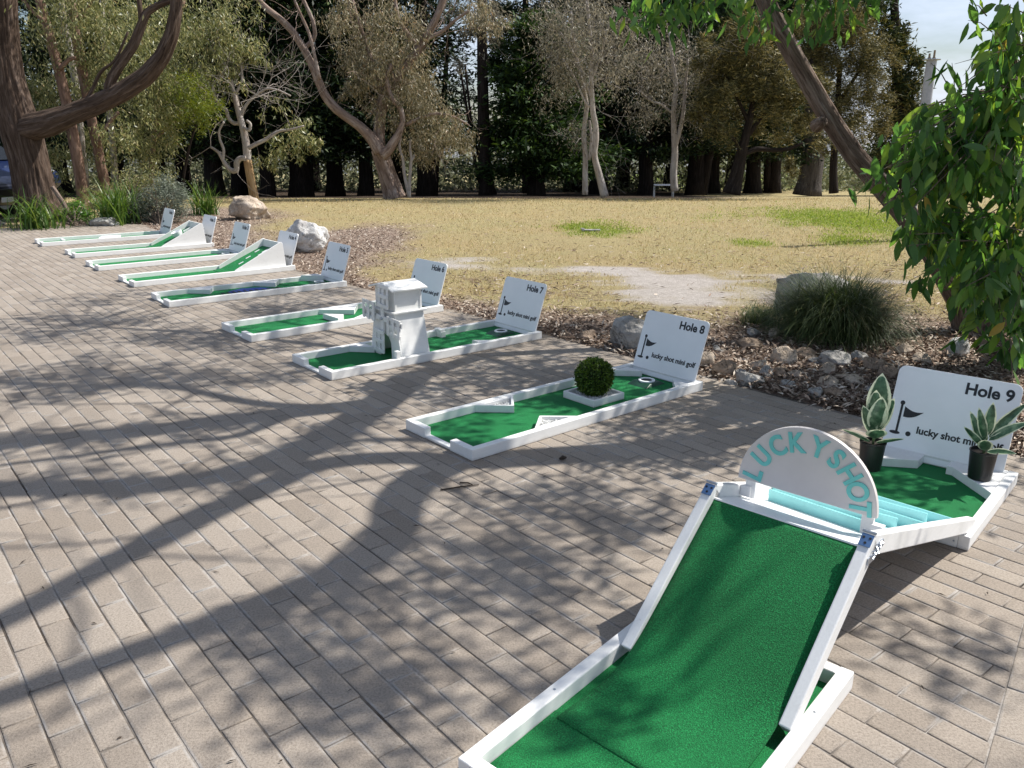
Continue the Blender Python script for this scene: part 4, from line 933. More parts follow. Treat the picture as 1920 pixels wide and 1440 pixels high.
for px, py, rp, n in RB:
    for k in range(max(1, n // 7)):
        t = rng.uniform(0, 6.28); q = rng.random() ** .5
        c = at(px + rp * q * math.cos(t), py + rp * q * math.sin(t), rng.uniform(5.1, 6.3)); a = STP[np.argmin(np.linalg.norm(STP - c, axis=1))]
        m = (a + c) / 2 + rng.normal(0, .06, 3) + [0, 0, .06]; mb.tube([a, m, c], [.008, .005, .0022], 4, cap=False)
        tt_ = rng.random(9)[:, None] ** .6; pts.append(m + (c - m) * tt_ + rng.normal(0, .035, (9, 3)))
for x0, y0, x1, y1 in ((1780, 165, 1745, 118), (1790, 180, 1785, 118), (1860, 60, 1815, 38), (1850, 30, 1818, 5), (1870, 110, 1790, 120)):
    a, c = at(x0, y0, 5.6), at(x1, y1, 5.5); mb.tube([a, (a + c) / 2 + [0, 0, .02], c], [.004, .003, .0015], 4, cap=False); pts.append(c + rng.normal(0, .03, (2, 3)))
P = np.concatenate(pts); n = len(P); D = rng.normal(0, 1, (n, 3)) * [.6, .6, .4]; D[:, 2] -= 1.15; D = unit(D); N = unit(np.cross(D, rng.normal(0, 1, (n, 3))))
def curved_leaves(P, D, N, Lh, Wd, curl=.25):        # six point pointed leaves with a fold and a bend
    S = np.cross(D, N); Lh = Lh[:, None]; Wd = Wd[:, None]; V = []
    a = P; 
    for u, w, c in ((.0, .04, 0), (.22, .78, .02), (.5, 1.0, .10), (.78, .62, .24), (1.0, .03, .42)):
        m = P + D * Lh * u - N * Lh * c * curl
        V += [m + S * Wd * w / 2 + N * Wd * .10 * w, m, m - S * Wd * w / 2 + N * Wd * .10 * w]
    V = np.stack(V, 1); Fq = []
    for i in range(4):
        for j in range(2): Fq.append((i * 3 + j, i * 3 + j + 1, (i + 1) * 3 + j + 1, (i + 1) * 3 + j))
    Fq = np.array(Fq); return V, (np.arange(len(P))[:, None, None] * 15 + Fq[None]).reshape(-1, 4)
V, Fq = curved_leaves(P, D, N, rng.uniform(.11, .19, n), rng.uniform(.036, .060, n))
finish(link('leaves', np_mesh('leaves', V, 0, 4, Fq), M_gumgreen, None, smooth=True), rg)
finish(mb.build('stems', M_twig, None, smooth=True), rg)

# ---- the big brown trunk at the left
def gtree(name, label, px, py, group=None):
    return tree(name, label, G(px, py) + [0, 0, -.02], group)
YB = 17.3
bt = gtree('rough_barked_tree', 'massive tree with fibrous reddish brown bark and one big limb curving right', 75, 424)
mb = MB()
limb(mb, [(97, 433, 50), (84, 410, 40), (71, 380, 34), (55, 300, 31), (42, 250, 32), (28, 200, 29), (15, 150, 26), (8, 100, 25), (0, 0, 25), (-8, -100, 23)], YB, 90, .18, 120, .085)
limb(mb, [(22, 246, 16, YB + .1), (58, 238, 23, YB - .12), (92, 231, 21, YB - .3), (130, 217, 17.5), (180, 197, 16.5), (230, 172, 15.5), (275, 142, 14.5), (305, 105, 12.5), (322, 65, 11), (330, 20, 9.5), (331, -40, 9), (325, -140, 7)], YB - .4, 48, .15, 120, .08)
limb(mb, [(203, 182, 10), (208, 150, 8.5), (225, 120, 8), (250, 85, 8), (266, 45, 7), (275, 22, 6), (300, 8, 5), (335, -4, 4.5), (380, -30, 4)], YB - .4, 24, .15, 60, .06)
limb(mb, [(265, 40, 5), (262, 10, 4.5), (255, -40, 4)], YB - .4, 8, .1)
limb(mb, [(150, 208, 4), (170, 175, 3.5), (190, 130, 3), (215, 118, 2.5), (240, 60, 2)], YB - .3, 6, .1)
limb(mb, [(20, 120, 8), (-30, 60, 7), (-80, 0, 6)], YB, 8)
for q in ((75, 428, 100, 436), (95, 432, 122, 436), (50, 425, 40, 432)):
    limb(mb, [(q[0], q[1] - 14, 16), ((q[0] + q[2]) / 2, q[1] - 4, 12), (q[2], q[3], 4)], YB - .25, 8)
finish(mb.build('trunk', M_barkbrown, None, smooth=True), bt)
P = clumps([(20, -260, 200, 2500), (250, -280, 200, 2500), (120, -200, 120, 900), (-80, 60, 60, 500)], YB)
finish(leaves('crown', P, M_gumolive, None, (.10, .17), (.025, .038), .8), bt)

# ---- slender trees behind it
grove = [
 ('slender gum with a pinkish trunk, just right of the big brown trunk', 19.5, M_barkpink, [[(158, 398, 11), (152, 340, 10), (140, 270, 10), (125, 190, 9.5), (108, 120, 8.5), (88, 50, 8), (74, 0, 7.5), (60, -80, 6)], [(112, 130, 4), (128, 112, 3.5), (142, 108, 3)], [(84, 40, 4), (60, 20, 3), (35, -10, 3)]],
  [(90, 60, 60, 900), (60, 150, 55, 650), (110, 220, 50, 500), (130, -20, 80, 900), (95, 290, 40, 300), (60, 300, 35, 260)], M_gumolive),
 ('slender gum second from the big trunk, forking high with a twisted bare branch', 20.0, M_barkpink, [[(206, 385, 10), (196, 340, 9), (184, 280, 8.5), (170, 215, 8.5), (160, 160, 8.5), (150, 110, 9), (142, 60, 8), (134, 0, 7), (128, -80, 6)], [(146, 40, 4.5), (160, 18, 4), (178, -10, 4)], [(182, 275, 4), (200, 235, 3.5), (222, 210, 3)]],
  [(190, 40, 80, 1300), (230, 110, 70, 1100), (180, 130, 50, 500), (215, 20, 60, 700), (240, 230, 55, 650), (180, 320, 45, 300)], M_gumolive),
 ('thin pale gum stem third from the big trunk, among drooping olive leaves', 21.5, M_barkpale, [[(216, 360, 6), (214, 310, 6), (210, 250, 5.5), (204, 200, 5), (198, 150, 4.5), (195, 90, 4), (192, 20, 3.5), (188, -60, 3)]],
  [(290, 60, 80, 1400), (300, 140, 70, 1300), (260, 190, 55, 800), (320, 220, 50, 600), (270, 270, 50, 500)], M_gumolive),
 ('thin grey gum stem just behind the first pinkish trunk', 21.0, M_barkpale, [[(160, 330, 6), (152, 260, 6), (146, 190, 6), (138, 130, 6), (128, 80, 5.5), (118, 30, 5), (112, -50, 4)]],
  [(150, 250, 50, 420), (120, 330, 40, 260), (140, 170, 60, 600), (210, 290, 50, 400)], M_gumolive),
 ('leafy gum whose drooping crown hangs left of the bare pale tree', 22.5, M_barkpink, [[(283, 360, 5), (285, 310, 5), (288, 260, 4.5), (296, 200, 4), (310, 130, 4), (330, 60, 3.5), (345, 0, 3)], [(288, 262, 3), (320, 235, 2.5), (350, 200, 2)]],
  [(350, 60, 90, 1700), (370, 140, 60, 900), (340, 190, 60, 900), (300, 260, 55, 500), (420, 40, 70, 900), (290, 320, 40, 240)], M_gumolive)]
for lab, Yt, bm_, limbs, bl, lm in grove:
    r = gtree('slender_gum_tree', lab, limbs[0][0][0], 408, 'slender gums behind the big brown trunk'); mb = MB()
    b0 = limbs[0][0]; limb(mb, [(b0[0] + 3, 420, b0[2] * 1.25)] + limbs[0], Yt, 9, .12)
    for l in limbs[1:]: limb(mb, l, Yt - .1, 6, .1)
    finish(mb.build('trunk', bm_, None, smooth=True), r)
    bl = [(b_[0], b_[1], b_[2], int(b_[3] * 1.6)) for b_ in bl]; finish(leaves('crown', clumps(bl, Yt, 1.2, 60, .15), lm, None, (.085, .15), (.019, .031), .85), r)
wt = gtree('wattle_bush', 'bright yellow green feathery wattle growing under the curving limb', 375, 400)
mb = MB(); limb(mb, [(338, 392, 3), (344, 330, 2.8), (356, 270, 2.4), (372, 220, 2)], 21.4, 6); finish(mb.build('trunk', M_barkdark, None, smooth=True), wt)
finish(leaves('crown', clumps([(372, 190, 45, 1500), (350, 165, 35, 700), (395, 205, 30, 700), (340, 225, 40, 600)], 21, 1), M_yellowgreen, None, (.08, .14), (.012, .02), .3), wt)

# ---- twisted pale tree with a bare orange lower trunk
pt_ = gtree('twisted_pale_tree', 'small twisted pale gum with a bare orange patch on its lower trunk', 476, 379)
YP = 22.6; mb = MB()
limb(mb, [(478, 381, 8.5), (473, 350, 8), (467, 318, 7.5), (464, 300, 7.5)], YP, 9, .1); finish(mb.build('bare_trunk', M_orange, None, smooth=True), pt_)
mb = MB()
limb(mb, [(464, 302, 7.6), (463, 280, 7.5), (458, 250, 6.5), (452, 228, 6), (446, 205, 5.5), (438, 175, 4.5), (430, 140, 4), (415, 110, 3), (395, 90, 2.5)], YP, 8, .12)
limb(mb, [(460, 297, 5), (450, 296, 5), (443, 305, 5.5), (445, 318, 5), (438, 322, 5), (428, 315, 4), (418, 300, 3.5), (410, 285, 3), (395, 275, 2.2)], YP - .2, 7, .12)
limb(mb, [(418, 300, 3), (420, 280, 2.8), (412, 262, 2.5), (410, 245, 2.2), (420, 228, 2)], YP - .2, 6)
limb(mb, [(466, 278, 4), (480, 270, 3.8), (498, 262, 3.5), (515, 250, 3), (525, 245, 2.6), (545, 243, 2), (570, 236, 1.6)], YP - .2, 7)
limb(mb, [(453, 230, 4), (438, 232, 3.6), (428, 222, 3.4), (424, 205, 3.2), (410, 195, 3), (402, 180, 2.6), (398, 160, 2.2)], YP, 7)
limb(mb, [(456, 240, 3), (468, 245, 3), (470, 232, 2.6), (462, 226, 2.4)], YP - .1, 6)
limb(mb, [(450, 220, 3.5), (462, 195, 3), (480, 178, 2.6), (500, 165, 2.2), (520, 168, 1.8), (545, 180, 1.5)], YP, 6)
limb(mb, [(440, 180, 2.6), (455, 150, 2.3), (452, 120, 2)], YP, 6)
g_ = np.random.default_rng(4)
for px, py in ((398, 160), (395, 90), (415, 110), (452, 120), (520, 168), (420, 228), (395, 275), (402, 180), (438, 160), (480, 178), (430, 130), (500, 165), (545, 243), (410, 195), (450, 200)):
    for k in range(3): twigs(mb, at(px, py, YP), unit(g_.normal(0, 1, 3) + [0, 0, .45]), g_.uniform(.7, 1.5), .010, 2, g_)
finish(mb.build('limbs', M_barkpale, None, smooth=True), pt_)
finish(leaves('crown', clumps([(440, 85, 42, 900), (415, 60, 35, 500), (475, 95, 30, 380), (425, 120, 28, 300), (560, 255, 38, 420, 1.3), (530, 285, 35, 300, 1.2), (590, 270, 25, 200), (500, 290, 30, 160), (440, 150, 40, 160), (520, 220, 40, 160)], YP), M_gumolive, None, (.10, .17), (.028, .042), .8), pt_)

# ---- the large forked gum in the middle
fg = gtree('forked_gum_tree', 'large gum with a mottled forked trunk and drooping rusty foliage in the middle', 735, 368)
YF = 24.6; mb = MB()
limb(mb, [(740, 372, 19), (735, 355, 17), (725, 325, 15), (717, 300, 14.5), (711, 280, 14)], YF, 40, .14, 40, .05)
limb(mb, [(713, 286, 12), (703, 268, 11), (690, 252, 9.5), (672, 235, 8.5), (650, 220, 8), (630, 205, 8), (612, 185, 7.8), (600, 160, 7.5), (588, 128, 7), (572, 95, 6.5), (550, 60, 6), (525, 35, 5.5), (498, 15, 5), (480, -5, 4.5), (455, -40, 4)], YF - .3, 9, .12, 50)
limb(mb, [(712, 284, 11), (710, 262, 10.5), (711, 230, 10), (718, 190, 9), (735, 155, 8), (760, 125, 7.5), (785, 92, 7), (805, 60, 6.5), (822, 25, 6), (838, -20, 5.5), (850, -80, 5)], YF, 9, .12, 40)
limb(mb, [(716, 292, 10), (728, 282, 9), (738, 266, 8), (748, 250, 6.5), (756, 225, 5), (750, 200, 4.5), (738, 190, 4.5), (728, 170, 4.2), (724, 145, 4), (735, 120, 3.5)], YF - .4, 8, .12, 36)
limb(mb, [(570, 92, 4), (592, 70, 3.6), (588, 40, 3.2), (575, 12, 3), (560, -20, 2.6)], YF - .2, 7)
limb(mb, [(600, 150, 3.5), (580, 60, 3), (560, 20, 2.6), (540, -30, 2.4)], YF - .6, 6)
limb(mb, [(720, 190, 4), (705, 140, 3.8), (690, 90, 3.4), (672, 40, 3), (655, -20, 2.6)], YF, 7)
limb(mb, [(786, 92, 4), (762, 60, 3.8), (748, 40, 3.5), (742, 10, 3), (738, -30, 2.6)], YF, 7)
limb(mb, [(795, 75, 4), (830, 60, 3), (850, 40, 2.5), (880, 20, 2)], YF, 6)
limb(mb, [(760, 235, 3.5), (790, 220, 3), (815, 212, 2.6), (850, 218, 2.2), (880, 235, 1.6)], YF - .3, 6)
for px, py in ((735, 120), (655, 20), (750, 200), (840, 60), (850, 218), (560, 20), (690, 90), (805, 60), (830, 30), (738, 10), (670, 60), (720, 150)):
    for k in range(3): twigs(mb, at(px, py, YF), unit(g_.normal(0, 1, 3) + [0, 0, .2]), g_.uniform(.8, 1.8), .011, 2, g_)
finish(mb.build('trunk', M_barkgum, None, smooth=True), fg)
P = clumps([(b_[0], b_[1], b_[2], int(b_[3] * 1.6)) + tuple(b_[4:]) for b_ in [(690, 70, 60, 1700, 1.2), (720, 130, 60, 1900), (690, 150, 45, 900), (770, 150, 55, 1300), (790, 195, 55, 1300), (780, 245, 50, 1100, 1.2), (815, 275, 40, 700), (850, 240, 45, 700), (870, 265, 30, 350), (660, 100, 35, 600), (740, 40, 60, 1000), (800, 285, 28, 350, 1.3), (715, 205, 40, 500), (640, 40, 40, 500), (760, 100, 60, 900), (660, 170, 30, 300), (880, 30, 40, 350), (920, 40, 40, 400)]], YF, 1.0, 60, .15)
finish(leaves('crown', P, M_gumrust, None, (.09, .15), (.018, .029), .95), fg)
st = gtree('sapling_pair', 'pair of thin bare pale stems standing just right of the forked gum', 767, 367); mb = MB()
limb(mb, [(768, 370, 4), (762, 345, 3.6), (757, 320, 3.4), (756, 300, 3), (748, 275, 2.6), (752, 255, 2)], 24.3, 6); limb(mb, [(767, 370, 4), (768, 340, 3.4), (770, 310, 3.2), (772, 295, 3), (768, 280, 2.4), (770, 262, 2)], 24.3, 6); limb(mb, [(770, 305, 2), (776, 296, 1.8), (777, 290, 1.5)], 24.3, 5)
finish(mb.build('stems', M_barkpale, None, smooth=True), st)
# ---- white slim gum and twin
for lab, Yw, limbs, bl, tw in (
  ('slim smooth white gum with an S bend in its trunk', 24.4, [[(1134, 369, 8), (1128, 345, 7), (1120, 315, 6), (1113, 290, 5.5), (1118, 262, 5.5), (1117, 235, 5.2), (1111, 210, 5), (1110, 180, 4.5), (1108, 150, 4), (1110, 100, 3.6), (1105, 50, 3), (1100, 0, 2.6), (1095, -60, 2)], [(1110, 190, 3), (1100, 160, 2.6), (1090, 130, 2.4), (1070, 90, 2), (1050, 60, 1.6)], [(1109, 150, 2.6), (1125, 110, 2.2), (1135, 70, 2), (1150, 20, 1.6)], [(1112, 205, 2.4), (1098, 195, 2), (1080, 150, 1.7), (1055, 110, 1.4)]],
   [(1100, 60, 90, 850, 1.2), (1140, 130, 50, 420), (1050, 60, 60, 480), (1080, 140, 50, 300), (1160, 60, 40, 280), (1100, 0, 80, 700)], ((1110, 150), (1100, 100), (1070, 90), (1125, 110), (1135, 70), (1105, 50), (1050, 60), (1085, 120), (1110, 80), (1150, 40))),
  ('slim grey twin trunk standing left of the white gum', 25.2, [[(1097, 365, 5.5), (1097, 330, 5), (1098, 290, 4.8), (1094, 260, 4.6), (1096, 230, 4.2), (1101, 200, 4), (1096, 170, 3.4), (1085, 130, 3), (1075, 80, 2.6), (1070, 20, 2.2)], [(1104, 300, 3), (1110, 260, 3), (1105, 225, 2.6)]],
   [(1060, 120, 50, 350), (1075, 50, 60, 420), (1040, 180, 40, 200), (1085, 250, 30, 140)], ((1085, 130), (1075, 80), (1070, 40), (1095, 170), (1094, 260), (1080, 110))),
  ('slim pale forked gum growing right of the white gum', 26.0, [[(1265, 358, 7), (1262, 325, 6.5), (1266, 290, 6), (1264, 250, 5.2), (1262, 210, 4.6), (1268, 160, 4), (1260, 110, 3), (1255, 60, 2.4)], [(1266, 275, 4), (1276, 240, 4), (1282, 205, 3.4), (1285, 160, 2.8), (1290, 110, 2.2)], [(1264, 215, 2.4), (1240, 195, 2), (1220, 190, 1.6), (1200, 170, 1.4)]],
   [(1240, 160, 60, 500), (1290, 130, 60, 500), (1210, 210, 40, 260), (1320, 200, 50, 340), (1230, 90, 60, 500), (1180, 120, 40, 240)], ((1220, 190), (1260, 110), (1290, 110), (1285, 160), (1200, 170), (1268, 160), (1240, 195), (1264, 240)))):
    r = gtree('slim_gum_tree', lab, limbs[0][0][0], limbs[0][0][1] - 2, 'slim pale gums at the edge of the lawn'); mb = MB()
    for l in limbs: limb(mb, l, Yw, 8 if l is limbs[0] else 6, .1)
    for px, py in tw:
        for k in range(4): twigs(mb, at(px, py, Yw), unit(g_.normal(0, 1, 3) * [1, .7, 1] + [0, 0, .5]), g_.uniform(.7, 1.7), .008, 2, g_)
    finish(mb.build('trunk', M_barkpale, None, smooth=True), r); finish(leaves('crown', clumps([(b_[0], b_[1], b_[2], int(b_[3] * 2.6)) + tuple(b_[4:]) for b_ in bl], Yw, 1, 18, .2), M_gumgrey, None, (.08, .14), (.018, .028), .7), r)
# ---- she-oaks on the right
for lab, Yw, (bx, by), limbs, bl in (
  ('spreading she-oak with a leaning dark trunk and olive gold needle clumps', 25.4, (1375, 361), [[(1372, 364, 17), (1380, 335, 13), (1387, 305, 11), (1392, 280, 9.5), (1400, 250, 8), (1408, 215, 6), (1415, 170, 4.5), (1415, 120, 3)], [(1390, 290, 6), (1420, 278, 5), (1450, 282, 4), (1480, 280, 3.4), (1505, 268, 2.6)], [(1398, 260, 5), (1420, 230, 4), (1450, 190, 3), (1470, 150, 2)], [(1390, 285, 4.5), (1378, 260, 3.6), (1360, 250, 3), (1330, 235, 2)], [(1404, 230, 4), (1385, 190, 3), (1360, 140, 2)]],
   [(1360, 140, 45, 2600), (1400, 110, 50, 2800), (1450, 140, 50, 2600), (1340, 190, 40, 1600), (1470, 190, 45, 1800), (1420, 180, 50, 2000), (1350, 240, 40, 900), (1500, 250, 40, 900), (1440, 240, 40, 900), (1540, 160, 30, 900), (1310, 220, 30, 500), (1550, 250, 30, 600), (1410, 60, 50, 1500), (1340, 100, 40, 1100), (1480, 320, 25, 350)]),
  ('tall golden she-oak behind the leaning trunk, its billowing crown against the sky', 31.0, (1560, 350), [[(1563, 362, 9), (1563, 350, 8), (1562, 320, 7), (1565, 270, 6), (1570, 200, 5), (1575, 120, 4)], [(1566, 230, 4), (1540, 170, 3), (1520, 110, 2.4)], [(1568, 200, 4), (1600, 150, 3), (1625, 110, 2)]],
   [(1560, 60, 50, 2600), (1600, 50, 40, 2200), (1620, 90, 45, 2400), (1640, 130, 40, 1900), (1590, 120, 50, 2400), (1540, 110, 45, 1700), (1610, 180, 45, 1900), (1570, 190, 45, 1500), (1640, 190, 30, 1000), (1600, 240, 45, 1300), (1560, 250, 40, 900), (1640, 240, 30, 700), (1510, 60, 45, 1500)])):
    r = gtree('sheoak_tree', lab, bx, by); mb = MB()
    for l in limbs: limb(mb, l, Yw, 9 if l is limbs[0] else 6, .14)
    finish(mb.build('trunk', M_barkdark, None, smooth=True), r); bl = [(b_[0], b_[1], b_[2], int(b_[3] * 1.9)) for b_ in bl]; finish(leaves('crown', clumps(bl, Yw, 1.1, 190, .14), M_sheoak, None, (.11, .20), (.016, .026), .05, .3), r)

# ---- dark cypresses along the back: three grown once, then copied
def cypress(name, seed, H=14.0, r0=3.2, start=1.6, n=15000, mat=None, tr=.42, spread=1.0):
    g = np.random.default_rng(seed); root = empty(name, (0, 0, 0)); mb = MB()
    zs = np.linspace(-.3, H, 16); wx = np.cumsum(g.normal(0, .05, 16)); wy = np.cumsum(g.normal(0, .05, 16))
    rad = tr * (1 - zs.clip(0) / H) ** .8 + .03; rad[0] *= 1.4; rad[1] *= 1.1
    mb.tube(np.stack([wx, wy, zs], 1), rad, 12, wob=.22)
    if tr > .35: mb.tube([(.25, .1, -.3), (.42, .16, 1.6), (.9, .4, 4.5), (1.2, .6, 8)], [tr * .7, tr * .55, tr * .35, .05], 9, wob=.2)
    pts = []; nb = 90
    for k in range(nb):
        z = start + (H - start) * (k / nb) ** 1.25; a = g.uniform(0, 6.28); R_ = r0 * (1 - (z / H) ** 1.6) * g.uniform(.6, 1.1) + .3
        up = g.uniform(-.1, .35); p0 = np.array([0, 0, z]); d = np.array([math.cos(a), math.sin(a), up]); p1 = p0 + d * R_ * np.array([1, 1, .6])
        mb.tube([p0, (p0 + p1) / 2 + [0, 0, .1], p1], [.05, .035, .012], 4, cap=False)
        m = n // nb; t = g.random(m) ** .55; c = p0 + (p1 - p0) * t[:, None]; cl = g.normal(0, 1, (9, 3)) * [.5, .5, .22]
        pts.append(c + cl[g.integers(0, 9, m)] * spread + g.normal(0, 1, (m, 3)) * [.20, .20, .09])
    P = np.concatenate(pts); n_ = len(P); out = P * [1, 1, 0]; D = unit(unit(out) * .9 + g.normal(0, .55, (n_, 3)) + [0, 0, .1]); N = unit(np.array([0, 0, 1.]) + g.normal(0, .5, (n_, 3))); N = unit(N - D * (N * D).sum(1, keepdims=True))
    mb.build('trunk', M_barkdark, root, smooth=True)
    link('crown', np_mesh('crown', quads(P, D, N, g.uniform(.16, .34, n_), g.uniform(.05, .11, n_), .15), 0), mat or M_cypress, root)
    return root
def copy_tree(o):
    c = o.copy(); col.objects.link(c)
    for ch in o.children: d = ch.copy(); col.objects.link(d); d.parent = c
    return c
protoA = cypress('cypress_tree', 1, 14, 3.3, 1.9, 20000, tr=.33); protoB = cypress('cypress_tree', 2, 15, 2.7, 2.1, 18000, tr=.37); protoC = cypress('cypress_tree', 3, 13, 3.8, 1.8, 22000, tr=.28)
protos = [protoA, protoB, protoC]; used = set()
CY = [ # px, py at base, distance, which, scale, label
 (405, 362, 33, 0, .95, 'dark cypress trunk left of the twisted pale tree'), (455, 362, 36, 1, 1.0, 'dark cypress directly behind the twisted pale tree'), (503, 364, 33, 2, .9, 'dark cypress just right of the twisted pale tree'),
 (567, 364, 34, 1, 1.05, 'dark cypress framed under the drooping tips of the twisted pale tree'), (628, 364, 36, 0, .95, 'dark cypress left of the forked gum, under its left limb'), (686, 362, 35, 2, .95, 'dark cypress trunk close behind the forked gum on its left'),
 (800, 362, 35, 1, .9, 'dark cypress between the forked gum and the tall bare pole trunk'), (1210, 357, 37, 2, 1.0, 'dark cypress between the white gum and the forked slim gum'), (1120, 359, 40, 0, 1.1, 'dark cypress right behind the white gum'),
 (1305, 354, 38, 1, 1.0, 'dark cypress just left of the spreading she-oak'), (1335, 352, 42, 2, 1.1, 'dark cypress second left of the spreading she-oak'), (1412, 350, 42, 0, 1.0, 'dark cypress showing right behind the spreading she-oak'), (1448, 349, 44, 1, .9, 'thin dark cypress trunk right of the spreading she-oak'),
 (350, 360, 38, 2, 1.0, 'dark cypress behind the silvery shrub'), (300, 358, 42, 0, 1.1, 'dark cypress behind the wattle and slender gums'), 
 (745, 357, 46, 0, 1.1, 'far dark cypress seen through the forked gum'), (590, 356, 48, 2, 1.15, 'far dark cypress between two nearer ones left of centre'), (1075, 356, 47, 1, 1.1, 'far dark cypress between the dense conifer and the white gum'), (1165, 355, 50, 0, 1.1, 'far dark cypress in the gap right of the white gum'),
 (220, 358, 40, 1, 1.1, 'dark cypress behind the second slender gum'), (120, 358, 42, 2, 1.15, 'dark cypress behind the first slender gum'), (30, 358, 44, 0, 1.1, 'dark cypress behind the big brown trunk'), (1255, 353, 48, 2, 1.05, 'far dark cypress behind the forked slim gum'), (1375, 350, 50, 1, 1.1, 'far dark cypress behind the crown of the spreading she-oak')]
for px, py, Yc, w, scl, lab in CY:
    p = protos[w]
    if w in used: c = copy_tree(p)
    else: c = p; used.add(w)
    b = at(px, py, Yc); c.location = (b[0], b[1], float(gz(b[1])) - .05); c.rotation_euler = (0, 0, rng.uniform(0, 6.28)); c.scale = (scl,) * 3
    tag(c, lab, 'tree', 'dark cypresses along the back of the lawn')
# dense bright conifer, tall bare pole tree, big grey pine
dc = cypress('dense_conifer', 5, 6.2, 2.5, .9, 26000, M_conifer, .3, .7); b = at(1012, 361, 31); dc.location = (b[0], b[1], float(gz(b[1])) - .05); tag(dc, 'dense round topped conifer with sunlit green sprays left of the white gum', 'tree')
dc.scale = (1, 1, .98)
tp = gtree('pole_pine_tree', 'tall straight dark pole of a trunk with foliage only near the top', 912, 362); YT = 31
mb = MB(); limb(mb, [(914, 366, 18), (911, 345, 14), (909, 300, 12), (907, 240, 11), (905, 170, 10), (904, 100, 9), (903, 30, 8), (902, -80, 7), (900, -300, 5)], YT, 10, .12)
limb(mb, [(908, 330, 3), (896, 290, 3), (885, 240, 2.6), (878, 180, 2.2), (872, 120, 2)], YT + .3, 6); limb(mb, [(900, 345, 3.4), (890, 300, 3), (880, 230, 2.6), (868, 160, 2.2), (860, 110, 1.8)], YT + .4, 6)
finish(mb.build('trunk', M_barkdark, None, smooth=True), tp)
finish(leaves('crown', clumps([(900, 30, 38, 700), (880, 55, 28, 350), (925, 60, 25, 260), (895, -60, 90, 2200), (860, 110, 25, 160), (905, 100, 18, 120)], YT, 1), M_gumgrey, None, (.14, .24), (.03, .05), .6), tp)
tp2 = gtree('layered_pine_tree', 'tall dark pine with flat layered branches behind the dense conifer', 985, 360); YT = 36
mb = MB(); limb(mb, [(990, 362, 11), (988, 320, 9), (987, 250, 8), (986, 150, 7), (986, 60, 6), (985, -60, 5)], YT, 9, .12)
bl = []
for z, s in ((20, 55), (55, 60), (90, 58), (120, 62), (150, 50), (-30, 60)):
    for sgn in (-1, 1):
        x = 986 + sgn * s; limb(mb, [(986, z + 12, 2.4), (986 + sgn * s * .5, z + 4, 2), (x, z - 4, 1.2)], YT, 5); bl += [(986 + sgn * s * .55, z, s * .5, 620, .22), (x, z - 4, s * .42, 480, .22)]
finish(mb.build('trunk', M_barkdark, None, smooth=True), tp2)
finish(leaves('crown', clumps(bl, YT, 1.2, 40, .2), M_cypress, None, (.16, .3), (.04, .07), -.05), tp2)
gp = gtree('grey_pine_tree', 'thick grey furrowed pine trunk beyond the lawn, right of the she-oak', 1518, 347); YG = 31; mb = MB()
limb(mb, [(1514, 366, 26), (1516, 352, 23), (1520, 335, 20), (1524, 300, 20), (1526, 250, 18), (1528, 180, 16), (1530, 80, 14), (1530, -60, 11)], YG + 3, 14, .2)
finish(mb.build('trunk', M_barkgrey, None, smooth=True), gp)
finish(leaves('crown', clumps([(1530, 20, 80, 2500), (1480, -40, 90, 2200), (1600, -40, 80, 2200), (1500, 270, 40, 500), (1450, 20, 60, 1200), (1380, 10, 70, 1500), (1320, 30, 60, 1200)], YG + 3, 1.2, 50), M_cypress, None, (.2, .36), (.05, .09), .1), gp)
dp = gtree('dark_pine_tree', 'dark pine with upswept yellow tipped sprays against the sky at right', 1685, 345); YD = 38; mb = MB()
limb(mb, [(1690, 360, 15), (1690, 347, 14), (1688, 280, 12), (1684, 180, 10), (1680, 80, 8), (1675, -40, 6)], YD, 10, .15)
bl = [(1662, 75, 34, 1400), (1692, 105, 26, 1000), (1705, 150, 28, 1100), (1690, 190, 35, 1300), (1670, 240, 40, 1200), (1700, 240, 30, 900), (1632, 22, 34, 1500), (1690, 300, 40, 900), (1600, -25, 45, 1500), (1690, 75, 12, 300), (1715, 200, 16, 500), (1718, 120, 12, 350), (1650, 300, 40, 800)]
finish(mb.build('trunk', M_barkdark, None, smooth=True), dp)
finish(leaves('crown', clumps(bl, YD, 1.2, 40, .16), leaf_mat('yellow_tip_sprays', [(0, (.02, .035, .014)), (.6, (.05, .065, .022)), (1, (.18, .16, .05))], .15, .6, .25), None, (.2, .38), (.05, .08), -.25), dp)
# far wood closing the view
n = 30000; X = rng.uniform(-75, 40, n); Yw = rng.uniform(62, 80, n); top = 3.2 + 2.2 * fbm(X, Yw * 0, .12, 21) + np.where(X < 24, 3.0, 0)
P = np.stack([X, Yw, gz(Yw) + rng.random(n) ** 1.3 * np.clip(top, .8, 12)], 1)
cl = rng.normal(0, 1, (500, 3)) * [2.2, 1.2, .8]; P += cl[rng.integers(0, 500, n)] * .35
D = unit(rng.normal(0, 1, (n, 3))); N = unit(np.cross(D, rng.normal(0, 1, (n, 3))))
tag(link('far_wood', np_mesh('far_wood', quads(P, D, N, rng.uniform(.3, .8, n), rng.uniform(.12, .3, n)), 0), M_backwood), 'far grey green scrub and woodland behind the trunks', 'woodland', kind='stuff')
n = 30000; X = rng.uniform(-16, 16, n); Yw = rng.uniform(44, 60, n); P = np.stack([X * Yw / 24, Yw, gz(Yw) + rng.random(n) ** 1.5 * (2.6 + 1.2 * fbm(X, Yw * 0, .7, 33)).clip(.5, 5)], 1)
D = unit(rng.normal(0, 1, (n, 3))); N = unit(np.cross(D, rng.normal(0, 1, (n, 3))))
